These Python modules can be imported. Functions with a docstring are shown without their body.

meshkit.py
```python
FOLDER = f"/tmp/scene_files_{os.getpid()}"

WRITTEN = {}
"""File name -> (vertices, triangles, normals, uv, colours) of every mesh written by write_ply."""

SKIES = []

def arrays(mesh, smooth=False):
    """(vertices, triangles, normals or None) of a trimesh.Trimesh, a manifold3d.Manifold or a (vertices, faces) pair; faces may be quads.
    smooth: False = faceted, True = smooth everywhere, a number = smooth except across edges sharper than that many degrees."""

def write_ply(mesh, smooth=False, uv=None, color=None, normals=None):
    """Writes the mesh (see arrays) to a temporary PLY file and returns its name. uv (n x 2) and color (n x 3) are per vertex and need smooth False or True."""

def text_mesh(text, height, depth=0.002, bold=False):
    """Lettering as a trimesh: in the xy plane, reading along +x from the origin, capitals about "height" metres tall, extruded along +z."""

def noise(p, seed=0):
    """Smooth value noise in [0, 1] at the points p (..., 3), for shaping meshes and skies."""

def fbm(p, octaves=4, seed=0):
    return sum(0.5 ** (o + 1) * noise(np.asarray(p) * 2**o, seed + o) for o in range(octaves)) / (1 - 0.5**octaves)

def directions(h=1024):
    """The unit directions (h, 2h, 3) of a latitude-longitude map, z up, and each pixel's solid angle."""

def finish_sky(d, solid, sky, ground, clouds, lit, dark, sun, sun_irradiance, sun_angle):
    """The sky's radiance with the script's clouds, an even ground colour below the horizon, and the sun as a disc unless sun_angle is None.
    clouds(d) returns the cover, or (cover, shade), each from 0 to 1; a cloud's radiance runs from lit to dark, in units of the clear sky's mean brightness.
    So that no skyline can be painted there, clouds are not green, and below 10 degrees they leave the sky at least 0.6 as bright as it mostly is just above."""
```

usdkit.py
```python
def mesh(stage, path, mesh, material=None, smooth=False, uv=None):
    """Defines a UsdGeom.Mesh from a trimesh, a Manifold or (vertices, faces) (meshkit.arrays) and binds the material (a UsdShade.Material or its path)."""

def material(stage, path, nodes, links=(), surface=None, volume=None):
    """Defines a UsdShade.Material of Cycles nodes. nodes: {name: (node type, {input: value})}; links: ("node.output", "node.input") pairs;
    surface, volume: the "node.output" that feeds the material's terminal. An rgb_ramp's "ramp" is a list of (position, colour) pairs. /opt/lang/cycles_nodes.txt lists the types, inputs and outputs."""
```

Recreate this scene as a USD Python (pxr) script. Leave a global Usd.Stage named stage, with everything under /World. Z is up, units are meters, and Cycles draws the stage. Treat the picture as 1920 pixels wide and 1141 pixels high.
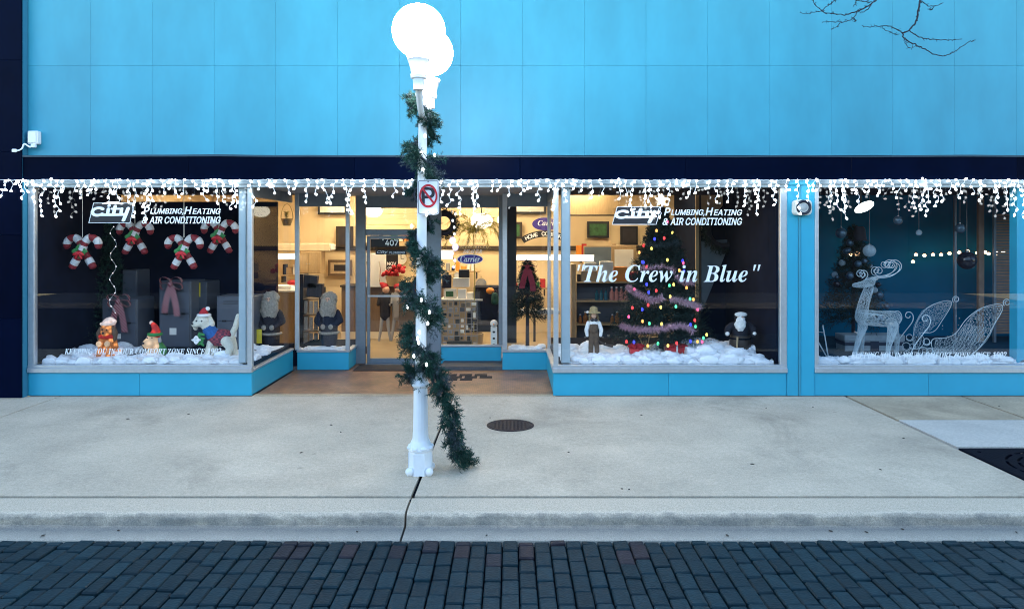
import json, math, random
import numpy as np, trimesh, manifold3d
import usdkit, meshkit
from pxr import Usd, UsdGeom, UsdShade, UsdLux, Sdf, Gf, Vt
from shapely.geometry import Polygon, LineString, Point, box as sbox
from shapely.ops import unary_union
from shapely import affinity

stage = Usd.Stage.CreateInMemory()
UsdGeom.SetStageUpAxis(stage, 'Z'); UsdGeom.SetStageMetersPerUnit(stage, 1.0)
UsdGeom.Xform.Define(stage, '/World'); UsdGeom.Scope.Define(stage, '/World/Looks')

# ------------------------------------------------------------------ camera, sky, exposure
DF, F, CX, HY, HC = 9.34, 1387.0, 957.0, 445.0, 2.0      # metres to the shop front; lens in photo pixels; vanishing point; eye height
EXPO = 2.5
cam = UsdGeom.Camera.Define(stage, '/World/camera')
cam.AddTranslateOp().Set((0, -DF, HC)); cam.AddRotateXYZOp().Set((90, 0, 0))
cam.CreateFocalLengthAttr(F / 1920 * 36); cam.CreateHorizontalApertureAttr(36.0); cam.CreateVerticalApertureAttr(36.0 * 1141 / 1920)
cam.CreateHorizontalApertureOffsetAttr((960 - CX) / 1920 * 36); cam.CreateVerticalApertureOffsetAttr(-(570.5 - HY) / 1920 * 36)
cam.CreateClippingRangeAttr((0.05, 1000.0)); cam.CreateExposureAttr(EXPO)
SUN_EL, SUN_ROT = math.radians(14.0), math.radians(20)     # the sun is all but down behind the shop: only the blue sky lights the street
usdkit.material(stage, '/World/Looks/sky_look', {
    's': ('sky_texture', {'sky_type': 'single_scattering', 'sun_disc': False, 'sun_elevation': SUN_EL, 'sun_rotation': SUN_ROT, 'air_density': 1.0, 'aerosol_density': 0.6, 'ozone_density': 1.6}),
    'b': ('background_shader', {'strength': 0.15})}, [('s.color', 'b.color')], surface='b.background')
dome = UsdLux.DomeLight.Define(stage, '/World/sky')
UsdShade.MaterialBindingAPI.Apply(dome.GetPrim()).Bind(UsdShade.Material.Get(stage, '/World/Looks/sky_look'))
dome.GetPrim().SetCustomDataByKey('kind', 'structure')
def LUM(x): return x * 2.0 ** -EXPO                        # radiance that shows as x

# ------------------------------------------------------------------ from photo measurements to metres
def X(px, d=DF): return (px - CX) * d / F
def Z(py, d=DF): return HC - (py - HY) * d / F
def Yd(d): return d - DF
def P(px, py, d): return np.array([X(px, d), Yd(d), Z(py, d)])

# ------------------------------------------------------------------ mesh helpers: (vertices, triangles)
def cat(ms):
    ms = [m for m in ms if m is not None and len(m[0])]
    V, Fs, n = [], [], 0
    for v, f in ms:
        V.append(v); Fs.append(np.asarray(f) + n); n += len(v)
    return np.vstack(V), np.vstack(Fs)
def tm(m): return np.array(m.vertices), np.array(m.faces)
def _cb():
    pts = []
    for s in np.ndindex(2, 2, 2):
        for a in range(3):
            p = [(1 if k else -1) * (1.0 if i == a else 0.8) for i, k in enumerate(s)]; pts.append(p)
    h = trimesh.Trimesh(*[np.array(pts), np.zeros((0, 3), int)], process=False)
    from scipy.spatial import ConvexHull
    hull = ConvexHull(np.array(pts)); f = hull.simplices.copy()
    p = np.array(pts)
    for i, t in enumerate(f):
        if np.dot(np.cross(p[t[1]] - p[t[0]], p[t[2]] - p[t[0]]), p[t].mean(0)) < 0: f[i] = t[::-1]
    sg = np.array([[(1 if k else -1) for k in s] for s in np.ndindex(2, 2, 2) for a in range(3)], float)
    full = np.array([[1.0 if i == a else 0.0 for i in range(3)] for s in np.ndindex(2, 2, 2) for a in range(3)])
    return sg, full, f
CB = _cb()
def box(x0, x1, y0, y1, z0, z1, b=0.0):
    x0, x1 = sorted((x0, x1)); y0, y1 = sorted((y0, y1)); z0, z1 = sorted((z0, z1))
    h = np.array([x1 - x0, y1 - y0, z1 - z0]) / 2; c = np.array([x0 + x1, y0 + y1, z0 + z1]) / 2
    if b <= 0:
        m = trimesh.creation.box(2 * h); return np.array(m.vertices) + c, np.array(m.faces)
    b = min(b, h.min() * 0.45)
    return c + CB[0] * (CB[1] * h + (1 - CB[1]) * (h - b)), CB[2]
def pbox(px0, py0, px1, py1, d, depth, b=0.004): return box(X(px0, d), X(px1, d), Yd(d), Yd(d) + depth, Z(py0, d), Z(py1, d), b)
def tube(pts, r, n=8, caps=True):
    p = np.asarray(pts, float); r = np.broadcast_to(np.asarray(r, float), (len(p),))
    t = np.gradient(p, axis=0); t /= np.linalg.norm(t, axis=1, keepdims=True) + 1e-12
    a = np.cross(t[0], [0, 0, 1.0] if abs(t[0][2]) < .9 else [1.0, 0, 0]); A = []
    for k in range(len(p)):
        a = a - t[k] * np.dot(a, t[k]); a /= np.linalg.norm(a) + 1e-12; A.append(a)
    A = np.array(A); B = np.cross(t, A); ang = np.arange(n) * 2 * np.pi / n
    v = p[:, None] + r[:, None, None] * (np.cos(ang)[None, :, None] * A[:, None] + np.sin(ang)[None, :, None] * B[:, None])
    i, j = np.meshgrid(np.arange(len(p) - 1), np.arange(n), indexing='ij')
    q = np.stack([i * n + j, i * n + (j + 1) % n, (i + 1) * n + (j + 1) % n, (i + 1) * n + j], -1).reshape(-1, 4)
    f = np.vstack([q[:, [0, 1, 2]], q[:, [0, 2, 3]]]); v = v.reshape(-1, 3)
    if caps:
        v = np.vstack([v, p[:1], p[-1:]]); m = len(v); e = (len(p) - 1) * n; k = np.arange(n)
        f = np.vstack([f, np.stack([(k + 1) % n, k, np.full(n, m - 2)], 1), np.stack([e + k, e + (k + 1) % n, np.full(n, m - 1)], 1)])
    return v, f
def lathe(prof, n=32, c=(0, 0, 0)):
    pr = np.array(prof, float); m = trimesh.creation.revolve(pr, sections=n); return np.array(m.vertices) + c, np.array(m.faces)
_ico = {}
def ball(c, r, sub=2):
    if sub not in _ico: _ico[sub] = tm(trimesh.creation.icosphere(sub, 1.0))
    v, f = _ico[sub]; return v * np.asarray(r) + np.asarray(c), f
def cyl(p0, p1, r, n=16): return tube([p0, (np.array(p0) + p1) / 2, p1], r, n)
def rot(m, ang, axis, about=(0, 0, 0)):
    R = trimesh.transformations.rotation_matrix(ang, axis)[:3, :3]; return (m[0] - about) @ R.T + about, m[1]
def mv(m, d): return m[0] + np.asarray(d, float), m[1]
def spline(pts, n=40):
    p = np.asarray(pts, float); s = np.r_[0, np.cumsum(np.linalg.norm(np.diff(p, axis=0), axis=1))]
    from scipy.interpolate import PchipInterpolator, CubicSpline
    if len(p) < 3: return np.stack([np.interp(np.linspace(0, s[-1], n), s, p[:, k]) for k in range(p.shape[1])], 1)
    return CubicSpline(s, p)(np.linspace(0, s[-1], n))
def flat(shape, depth=0.003):                              # a 2-d outline (x, z) as a plate facing the street, its face at y = 0
    ms = []
    for g in getattr(shape, 'geoms', [shape]):
        if g.is_empty or g.area < 1e-9: continue
        v, f = tm(trimesh.creation.extrude_polygon(g, depth, engine='earcut')); ms.append((np.stack([v[:, 0], -v[:, 2] + depth, v[:, 1]], 1), f))
    return cat(ms)
def limbs(chains, res=0.03, smooth=8):                     # one continuous body out of chains of (point, radius)
    parts = []
    for ch in chains:
        if len(ch) == 1: ch = [ch[0], ch[0]]
        for (p, r), (q, s) in zip(ch[:-1], ch[1:]):
            pts = np.vstack([ball(p, r, 1)[0], ball(q, s, 1)[0]]); parts.append(manifold3d.Manifold.hull_points(pts))
    m = manifold3d.Manifold.batch_boolean(parts, manifold3d.OpType.Add).refine_to_length(res).to_mesh()
    t = trimesh.Trimesh(m.vert_properties[:, :3], m.tri_verts, process=True)
    if smooth: trimesh.smoothing.filter_taubin(t, iterations=smooth)
    return tm(t)

# ------------------------------------------------------------------ lettering
GLYPHS = json.loads('''{"\\"":[65,[[[61,73,69,114,83,114,70,73]],[[38,113,54,114,40,73,32,74]]]],"0":[89,[[[18,53,25,75,31,89,39,100,49,109,62,114,81,115,92,111,99,103,102,92,102,77,95,45,84,22,78,14,69,6,62,2,52,-1,33,0,23,6,16,20,16,34],[47,69,39,33,38,18,41,11,45,9,50,9,57,14,63,23,68,38,78,77,80,95,78,102,74,105,64,103,56,93]]]],"1":[89,[[[29,88,31,94,49,100,71,114,88,114,64,13,68,8,84,8,82,0,16,0,18,8,33,8,37,10,41,17,61,96,60,97,45,84,40,82,33,82]]]],"2":[89,[[[6,0,11,18,57,55,68,70,74,82,77,92,76,101,71,105,64,105,59,103,53,96,49,88,46,78,36,79,31,82,29,87,30,96,34,102,46,111,62,115,79,115,93,111,98,106,101,98,97,79,91,71,77,58,27,19,66,18,76,24,82,34,90,34,81,0]]]],"9":[89,[[[23,68,30,91,41,105,51,111,64,115,78,115,85,113,93,108,97,102,101,91,101,75,94,49,89,37,84,27,72,13,58,3,44,-1,29,-1,17,4,13,13,15,20,20,25,24,26,27,15,30,11,35,9,46,10,55,16,67,35,72,52,71,53,66,49,57,45,38,45,30,49,24,57],[47,69,48,60,55,56,65,57,75,65,78,71,80,87,78,97,74,103,67,104,58,98,51,87]]]],"A":[100,[[[-16,0,-16,4,-8,6,0,14,75,108,77,110,81,110,78,14,83,6,92,4,92,0,42,0,42,4,50,6,55,12,57,22,56,33,23,33,7,12,7,7,17,4,17,0],[30,41,57,40,59,75,52,70]]]],"B":[103,[[[-8,0,-8,3,2,5,8,15,28,89,28,99,25,102,18,103,17,107,75,106,90,101,96,95,99,85,96,72,85,62,72,57,86,47,90,38,89,23,85,15,79,9,70,4,52,0],[44,60,53,59,60,61,65,63,72,71,75,81,75,91,70,100,64,102,58,102,54,100],[32,8,36,5,48,6,56,10,63,20,66,38,64,45,58,51,50,54,42,54,31,15]]]],"C":[105,[[[5,32,5,51,10,69,18,84,33,100,49,109,61,112,76,112,95,107,99,107,102,112,107,112,100,75,95,76,95,85,90,99,81,105,70,106,57,101,47,91,37,72,32,58,29,42,29,30,31,22,35,14,46,7,59,6,75,12,87,26,89,26,92,22,80,9,70,3,56,-1,40,-1,31,1,22,5,13,13,7,24]]]],"D":[115,[[[-8,0,-8,4,-2,4,3,6,7,13,28,89,29,96,27,101,17,103,17,107,77,106,95,99,104,90,110,74,110,51,103,32,90,16,73,5,58,1],[32,8,36,5,45,5,59,10,73,22,80,35,87,60,87,79,85,87,81,95,71,101,59,102,52,95,31,17]]]],"E":[105,[[[-8,0,-8,3,2,5,8,15,28,89,28,99,24,102,18,103,17,107,103,107,97,77,92,77,91,89,89,94,82,99,71,102,59,102,54,99,46,71,44,59,55,59,63,61,72,68,76,76,80,76,70,35,69,32,65,32,65,44,61,51,52,54,42,54,30,10,32,6,36,5,50,5,63,8,77,16,88,32,92,32,84,0]]]],"F":[98,[[[-8,0,-8,4,1,5,7,13,28,89,29,97,28,99,23,103,18,103,17,107,101,107,95,77,91,77,90,88,82,98,70,102,59,102,54,98,45,67,44,59,54,59,63,62,71,68,74,76,78,76,78,72,67,32,64,32,64,43,60,51,50,54,41,53,31,15,31,9,35,5,42,4,42,0]]]],"G":[119,[[[5,36,5,52,9,68,21,88,34,100,52,109,65,112,80,112,98,107,102,107,105,112,109,112,102,77,98,77,96,90,93,97,86,103,78,106,70,106,57,101,46,90,41,81,35,68,29,46,29,28,31,21,36,12,47,6,61,5,69,8,72,13,80,41,79,49,74,51,68,51,68,55,113,55,113,51,108,50,104,46,93,8,78,2,62,-1,44,-1,34,1,23,6,13,15,8,24]]]],"H":[121,[[[-8,0,-8,4,1,5,7,13,28,89,28,99,22,103,17,103,17,107,68,107,68,103,60,102,55,98,50,86,43,61,44,60,80,60,82,61,90,92,90,98,86,102,79,103,79,107,129,107,129,103,119,101,114,94,93,17,92,11,93,7,99,4,104,4,104,0,53,0,53,4,64,6,69,15,79,51,78,53,41,53,31,15,31,9,35,5,42,4,42,0]]]],"I":[59,[[[-8,4,1,5,7,13,28,89,28,99,21,103,17,103,17,107,68,107,68,103,58,101,52,93,31,16,31,8,35,5,42,4,42,0,-8,0]]]],"K":[102,[[[-8,0,-8,4,1,5,7,13,28,89,29,96,27,101,17,103,17,107,68,107,68,103,57,101,52,92,43,60,44,57,76,85,84,94,85,100,80,103,77,103,76,107,109,107,109,103,103,101,95,96,61,63,85,11,89,6,96,4,96,0,51,0,51,4,57,4,61,6,61,12,42,51,39,46,31,15,32,6,42,4,42,0]]]],"L":[101,[[[-8,0,-8,4,-1,5,6,11,28,89,28,99,22,103,17,103,17,107,68,107,68,103,58,101,52,93,31,15,31,9,38,6,52,6,62,8,76,15,85,25,88,32,93,32,84,0]]]],"M":[140,[[[-8,0,-8,4,2,6,7,14,28,90,27,101,17,103,17,107,54,106,63,33,112,107,148,107,148,103,138,101,132,91,112,17,113,6,123,4,123,0,73,0,73,4,83,6,88,14,106,79,105,82,50,-2,45,-2,44,0,36,73,35,79,33,80,15,15,15,8,19,5,26,4,26,0]]]],"N":[112,[[[-8,0,-8,4,2,6,7,14,27,87,27,98,22,102,15,103,15,107,48,106,80,35,82,36,97,92,97,99,93,102,86,103,86,107,120,107,120,103,110,101,105,93,79,-2,73,-2,34,80,31,75,15,15,15,8,19,5,26,4,26,0]]]],"O":[114,[[[4,38,7,58,14,74,23,87,42,104,59,111,78,112,87,110,95,106,104,97,109,85,110,78,109,60,104,44,91,23,74,8,62,2,50,-1,36,-1,27,1,18,6,11,13,6,24],[29,44,30,12,35,7,40,5,47,5,57,9,69,24,77,41,86,74,86,92,83,100,78,104,73,106,67,106,59,103,49,93,43,83,36,68]]]],"P":[97,[[[-8,0,-8,4,1,5,7,13,28,89,28,99,25,102,18,103,17,107,71,107,84,104,95,95,98,84,97,75,94,68,87,60,73,53,60,51,42,51,40,49,31,15,31,9,35,5,42,4,42,0],[54,100,44,57,57,58,64,61,71,69,74,79,74,92,69,100,58,102]]]],"R":[102,[[[-8,0,-8,4,1,5,7,13,28,89,28,99,24,102,18,103,17,107,71,107,85,104,95,97,99,87,97,72,87,61,69,54,81,15,86,6,95,4,95,0,63,0,47,50,45,52,41,51,31,15,31,8,35,5,42,4,42,0],[54,100,44,58,59,60,65,63,71,70,74,78,75,86,73,95,67,101,58,102]]]],"S":[88,[[[-2,0,6,36,11,36,11,26,15,14,26,6,38,5,43,7,50,12,54,21,54,29,50,38,23,63,18,71,17,89,23,101,30,107,43,112,55,112,76,106,81,112,86,112,78,78,73,78,74,82,72,92,70,97,60,105,50,106,47,105,39,99,37,94,37,85,41,77,67,53,72,45,74,39,74,24,69,12,62,5,45,-1,25,0,11,5,5,4,3,0]]]],"T":[96,[[[10,0,10,4,20,6,25,12,48,97,48,101,42,101,30,96,21,89,15,78,11,78,17,107,104,107,100,76,95,76,93,88,85,99,74,101,72,98,49,14,50,6,60,4,60,0]]]],"U":[114,[[[10,23,11,37,27,94,27,102,21,105,16,105,16,109,65,109,65,105,57,104,51,97,33,32,33,20,35,16,39,11,47,8,56,8,67,12,76,22,82,36,98,93,98,96,95,102,90,104,85,104,85,109,118,109,118,104,111,102,106,93,87,29,80,15,72,6,65,2,54,-1,38,-1,29,1,21,5,14,12]]]],"Y":[83,[[[5,0,5,4,13,5,19,10,30,48,16,93,12,101,6,103,6,107,49,107,49,103,40,102,38,96,50,58,70,83,75,93,74,101,69,103,64,103,64,107,99,107,99,103,94,102,87,97,52,48,43,10,44,6,49,4,55,4,55,0]]]],"Z":[95,[[[-2,0,-2,5,0,8,67,100,52,101,39,98,29,93,19,83,16,77,12,77,11,79,19,106,94,107,93,98,27,8,28,6,46,6,61,10,69,14,83,31,87,31,79,0]]]],"a":[80,[[[-4,28,0,41,8,55,19,67,25,71,35,75,43,75,47,73,51,68,53,70,53,73,70,73,54,14,56,11,60,12,67,21,70,21,71,18,64,8,57,2,51,-1,41,0,37,5,36,14,26,3,21,0,5,0,-1,5,-4,11],[17,14,20,11,25,11,29,13,35,20,41,33,47,54,47,63,43,68,39,68,31,62,21,43,16,27]]]],"e":[64,[[[-3,23,-2,34,5,50,20,67,30,73,37,75,47,75,53,73,58,68,59,55,56,49,48,41,36,35,22,32,18,29,18,18,23,11,27,10,31,10,38,13,46,24,51,22,46,12,38,4,26,-1,15,-1,9,1,0,10],[21,38,23,37,31,40,42,50,46,60,46,66,43,70,37,69,31,64,24,50]]]],"h":[85,[[[-4,0,21,95,21,102,17,104,11,104,11,108,44,112,29,54,30,53,34,56,43,68,53,74,62,75,68,73,72,67,72,57,59,18,59,13,63,11,68,16,72,24,74,24,76,21,69,10,59,1,54,-1,46,-1,41,3,39,9,40,18,53,57,53,62,48,63,38,56,28,39,19,16,15,0]]]],"i":[46,[[[21,96,21,103,23,107,28,110,37,109,41,105,41,94,35,89,28,89,24,91]],[[0,7,0,14,13,60,11,65,5,65,5,70,35,74,20,13,25,11,33,22,37,20,36,17,24,3,16,-1,5,0]]]],"l":[41,[[[-2,5,-2,17,21,99,17,104,12,104,12,108,43,113,17,14,19,11,22,11,31,22,34,20,34,18,26,7,17,0,5,-1]]]],"n":[85,[[[-3,0,12,57,12,63,8,66,4,66,4,70,36,74,30,55,31,53,45,69,54,74,63,75,71,71,73,67,72,53,59,13,62,10,67,13,72,21,76,19,63,3,55,-1,47,-1,42,2,40,7,42,24,54,59,52,63,49,63,44,61,33,47,23,26,16,0]]]],"r":[62,[[[-3,0,12,57,12,63,9,65,4,65,4,69,36,74,31,58,32,55,43,70,50,74,58,73,61,70,62,66,60,55,56,52,50,52,42,57,37,54,24,28,16,0]]]],"u":[85,[[[-1,6,0,21,11,59,11,64,8,66,3,66,3,70,35,75,18,16,19,11,24,11,35,20,43,34,54,63,56,73,75,73,60,14,65,12,72,22,75,22,76,19,63,3,55,-1,45,0,40,8,42,19,41,21,25,3,19,0,7,-1,4,0]]]],"w":[100,[[[0,64,1,69,19,73,25,72,28,59,30,33,53,72,55,74,58,74,64,22,76,35,82,48,82,53,75,61,76,70,80,73,89,73,93,68,94,59,87,42,79,30,52,-2,47,-2,46,2,44,33,42,39,39,37,18,0,16,-2,11,-2,10,50,7,61,3,64]]]]}''')
def serif(text, height=1.0):
    out, x = [], 0.0
    for ch in text:
        if ch == ' ': x += 40; continue
        adv, polys = GLYPHS[ch]
        for rings in polys:
            rr = [np.array(r, float).reshape(-1, 2) + (x, 0) for r in rings]
            out.append(Polygon(rr[0], rr[1:]).buffer(0))
        x += adv
    s = height / 107.0
    return affinity.scale(unary_union(out), s, s, origin=(0, 0))
def sans(text, height=1.0, shear=0.0, bold=True):
    v, f = tm(meshkit.text_mesh(text, height, 0.003, bold)); v = v.copy(); v[:, 0] += shear * v[:, 1]
    return np.stack([v[:, 0], -v[:, 2], v[:, 1]], 1), f
def fit(m, px0, py0, px1, py1, d, dy=0.0):                 # lettering scaled to the width and height it has on the glass at distance d
    v, f = (m[0].copy(), m[1]); lo, hi = v.min(0), v.max(0)
    a, b = (X(px0, d), Z(py1, d)), (X(px1, d), Z(py0, d))
    v[:, 0] = a[0] + (v[:, 0] - lo[0]) / (hi[0] - lo[0]) * (b[0] - a[0]); v[:, 2] = a[1] + (v[:, 2] - lo[2]) / (hi[2] - lo[2]) * (b[1] - a[1])
    v[:, 1] += Yd(d) + dy
    return v, f

# ------------------------------------------------------------------ prims
_used = {}
def _name(parent, name):
    k = _used.get((parent, name), 0); _used[(parent, name)] = k + 1
    return f'{parent}/{name}' + (f'_{k:03d}' if k else '')
def tag(p, label=None, cat_=None, group=None, kind=None):
    p = stage.GetPrimAtPath(p) if isinstance(p, str) else p.GetPrim() if hasattr(p, 'GetPrim') else p
    for k, v in (('label', label), ('category', cat_), ('group', group), ('kind', kind)):
        if v: p.SetCustomDataByKey(k, v)
    return p
def thing(name, label=None, category=None, loc=(0, 0, 0), rz=0.0, group=None, kind=None, scale=None):
    x = UsdGeom.Xform.Define(stage, _name('/World', name)); x.AddTranslateOp().Set(Gf.Vec3d(*map(float, loc))); x.AddRotateZOp().Set(float(rz))
    if scale: x.AddScaleOp().Set(Gf.Vec3f(*scale))
    tag(x, label, category, group, kind); return str(x.GetPath())
def obj(name, m, mat, parent=None, smooth=False, **t):
    path = _name(parent or '/World', name)
    usdkit.mesh(stage, path, m, M[mat], smooth=smooth)
    if t: tag(stage.GetPrimAtPath(path), t.get('label'), t.get('cat_'), t.get('group'), t.get('kind'))
    return path

# ------------------------------------------------------------------ materials
M = {}
def mat(name, col, rough=0.6, var=0.0, scale=8.0, bump=0.0, bscale=40.0, metal=0.0, spec=0.5, rnd=0.0, stretch=None, **kw):
    n = {'p': ('principled_bsdf', {'base_color': col, 'roughness': rough, 'metallic': metal, 'specular_ior_level': spec, **kw})}
    l = []
    if var or rnd or bump:
        n['g'] = ('geometry', {}); n['mp'] = ('mapping', {'scale': stretch or (1, 1, 1)}); l.append(('g.position', 'mp.vector'))
    src = None
    if var:
        n['nz'] = ('noise_texture', {'scale': scale, 'detail': 5, 'roughness': 0.6})
        n['r'] = ('map_range', {'from_min': 0.25, 'from_max': 0.75, 'to_min': 1 - var, 'to_max': 1 + var})
        n['h'] = ('hsv', {'color': col}); l += [('mp.vector', 'nz.vector'), ('nz.fac', 'r.value'), ('r.result', 'h.value')]; src = 'h.color'
    if rnd:
        n['oi'] = ('object_info', {}); n['r2'] = ('map_range', {'from_min': 0, 'from_max': 1, 'to_min': 1 - rnd, 'to_max': 1 + rnd})
        n['h2'] = ('hsv', {'color': col}); l += [('oi.random', 'r2.value'), ('r2.result', 'h2.value')]
        if src: l.append((src, 'h2.color'))
        src = 'h2.color'
    if src: l.append((src, 'p.base_color'))
    if bump:
        n['bn'] = ('noise_texture', {'scale': bscale, 'detail': 4}); n['b'] = ('bump', {'strength': bump, 'distance': 0.01})
        l += [('mp.vector', 'bn.vector'), ('bn.fac', 'b.height'), ('b.normal', 'p.normal')]
    M[name] = usdkit.material(stage, '/World/Looks/' + name, n, l, surface='p.BSDF'); return M[name]
def glow(name, col, strength):
    M[name] = usdkit.material(stage, '/World/Looks/' + name, {'e': ('emission', {'color': col, 'strength': LUM(strength)})}, [], surface='e.emission')
def leafy(name, col, var=0.45):
    n = {'g': ('geometry', {}), 'nz': ('noise_texture', {'scale': 14.0, 'detail': 3}), 'r': ('map_range', {'from_min': .3, 'from_max': .7, 'to_min': 1 - var, 'to_max': 1 + var}),
         'h': ('hsv', {'color': col}), 'd': ('principled_bsdf', {'roughness': 0.6, 'specular_ior_level': 0.25}), 't': ('translucent_bsdf', {}), 'm': ('mix_closure', {'fac': 0.08})}
    M[name] = usdkit.material(stage, '/World/Looks/' + name, n, [('g.position', 'nz.vector'), ('nz.fac', 'r.value'), ('r.result', 'h.value'), ('h.color', 'd.base_color'), ('h.color', 't.color'), ('d.BSDF', 'm.closure1'), ('t.BSDF', 'm.closure2')], surface='m.closure')
def pane_mat(name, tint, k=1.0):                           # clear float glass: reflection rises towards grazing angles, the same from both sides
    M[name] = usdkit.material(stage, '/World/Looks/' + name, {'t': ('transparent_bsdf', {'color': tint}), 'g': ('glossy_bsdf', {'color': (1, 1, 1), 'roughness': 0.0}), 'f': ('layer_weight', {'blend': 0.5}),
        'q': ('math', {'math_type': 'power', 'value2': 5.0}), 'k': ('math', {'math_type': 'multiply_add', 'use_clamp': True, 'value2': 0.55 if k > .9 else 0.22, 'value3': 0.05 * k}), 'm': ('mix_closure', {})},
        [('f.facing', 'q.value1'), ('q.value', 'k.value1'), ('k.value', 'm.fac'), ('t.BSDF', 'm.closure1'), ('g.BSDF', 'm.closure2')], surface='m.closure')

mat('blue_paint', (0.031, 0.272, 0.385), 0.5, 0.17, 0.9, 0.06, 60, rnd=0.03, stretch=(1.6, 1, .7))
mat('blue_base', (0.020, 0.315, 0.475), 0.45, 0.06, 2.0, 0.05, 60, rnd=0.03)
mat('backing', (0.02, 0.17, 0.27), 0.9)
mat('black_stone', (0.0006, 0.0026, 0.013), 0.30, 0.2, 3, rnd=0.25, spec=0.02)
mat('flashing', (0.02, 0.05, 0.08), 0.4, metal=0.3)
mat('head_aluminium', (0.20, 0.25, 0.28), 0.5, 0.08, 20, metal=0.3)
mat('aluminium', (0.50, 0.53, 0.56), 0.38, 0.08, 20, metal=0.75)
mat('frame_grey', (0.20, 0.24, 0.28), 0.42, 0.08, 20, metal=0.5)
mat('pale_post', (0.33, 0.42, 0.47), 0.5, 0.05, 6)
mat('soffit_grey', (0.30, 0.31, 0.34), 0.8, 0.06, 4)
mat('white_enamel', (0.86, 0.87, 0.88), 0.38, 0.05, 9, 0.12, 90)
mat('white_plastic', (0.75, 0.75, 0.75), 0.45)
mat('cream_wall', (0.72, 0.56, 0.34), 0.8, 0.04, 2)
mat('ceiling_tan', (0.70, 0.58, 0.40), 0.9, 0.05, 3)
mat('shop_floor_mat', (0.30, 0.22, 0.12), 0.35, 0.12, 2.5)
mat('dark_wood', (0.035, 0.022, 0.014), 0.5, 0.2, 12, stretch=(1, 1, 6))
mat('mid_wood', (0.16, 0.10, 0.055), 0.5, 0.2, 10, stretch=(6, 1, 1))
mat('tan_wood', (0.42, 0.29, 0.15), 0.5, 0.15, 10, stretch=(6, 1, 1))
mat('backdrop_navy', (0.006, 0.010, 0.024), 0.95, 0.3, 3, spec=0.1)
mat('backdrop_teal', (0.012, 0.055, 0.095), 0.9, 0.15, 2, spec=0.1)
mat('teal_wall', (0.003, 0.13, 0.245), 0.9, 0.06, 2, spec=0.1)
mat('grey_panel', (0.10, 0.13, 0.16), 0.8, 0.1, 3)
mat('furnace_grey', (0.085, 0.095, 0.12), 0.45, 0.06, 6)
mat('furnace_dark', (0.05, 0.06, 0.08), 0.5)
mat('red_cloth', (0.42, 0.012, 0.02), 0.75, 0.25, 60, 0.3, 120)
mat('red_dark', (0.16, 0.008, 0.018), 0.8, 0.3, 60, 0.3, 120)
mat('red_paint', (0.55, 0.015, 0.025), 0.4)
mat('white_cloth', (0.82, 0.80, 0.78), 0.85, 0.1, 60, 0.4, 120)
mat('tinsel_white', (0.62, 0.62, 0.62), 0.4, 0.25, 90, 0.8, 160)
mat('tinsel_red', (0.22, 0.012, 0.02), 0.45, 0.35, 90, 0.8, 160)
mat('green_holly', (0.03, 0.20, 0.05), 0.5, 0.2, 30)
mat('fluff', (0.84, 0.85, 0.88), 0.95, 0.06, 24, 0.6, 50, spec=0.05, subsurface_weight=0.6, subsurface_scale=0.03, subsurface_radius=(1, 1, 1))
mat('black_cloth', (0.012, 0.012, 0.02), 0.85, 0.3, 30, 0.3, 90)
mat('navy_cloth', (0.007, 0.009, 0.024), 0.85, 0.3, 30, 0.3, 90)
mat('blue_cloth', (0.02, 0.10, 0.30), 0.85, 0.25, 40, 0.3, 90)
mat('beard_grey', (0.30, 0.27, 0.23), 0.95, 0.35, 40, 0.9, 60)
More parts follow.
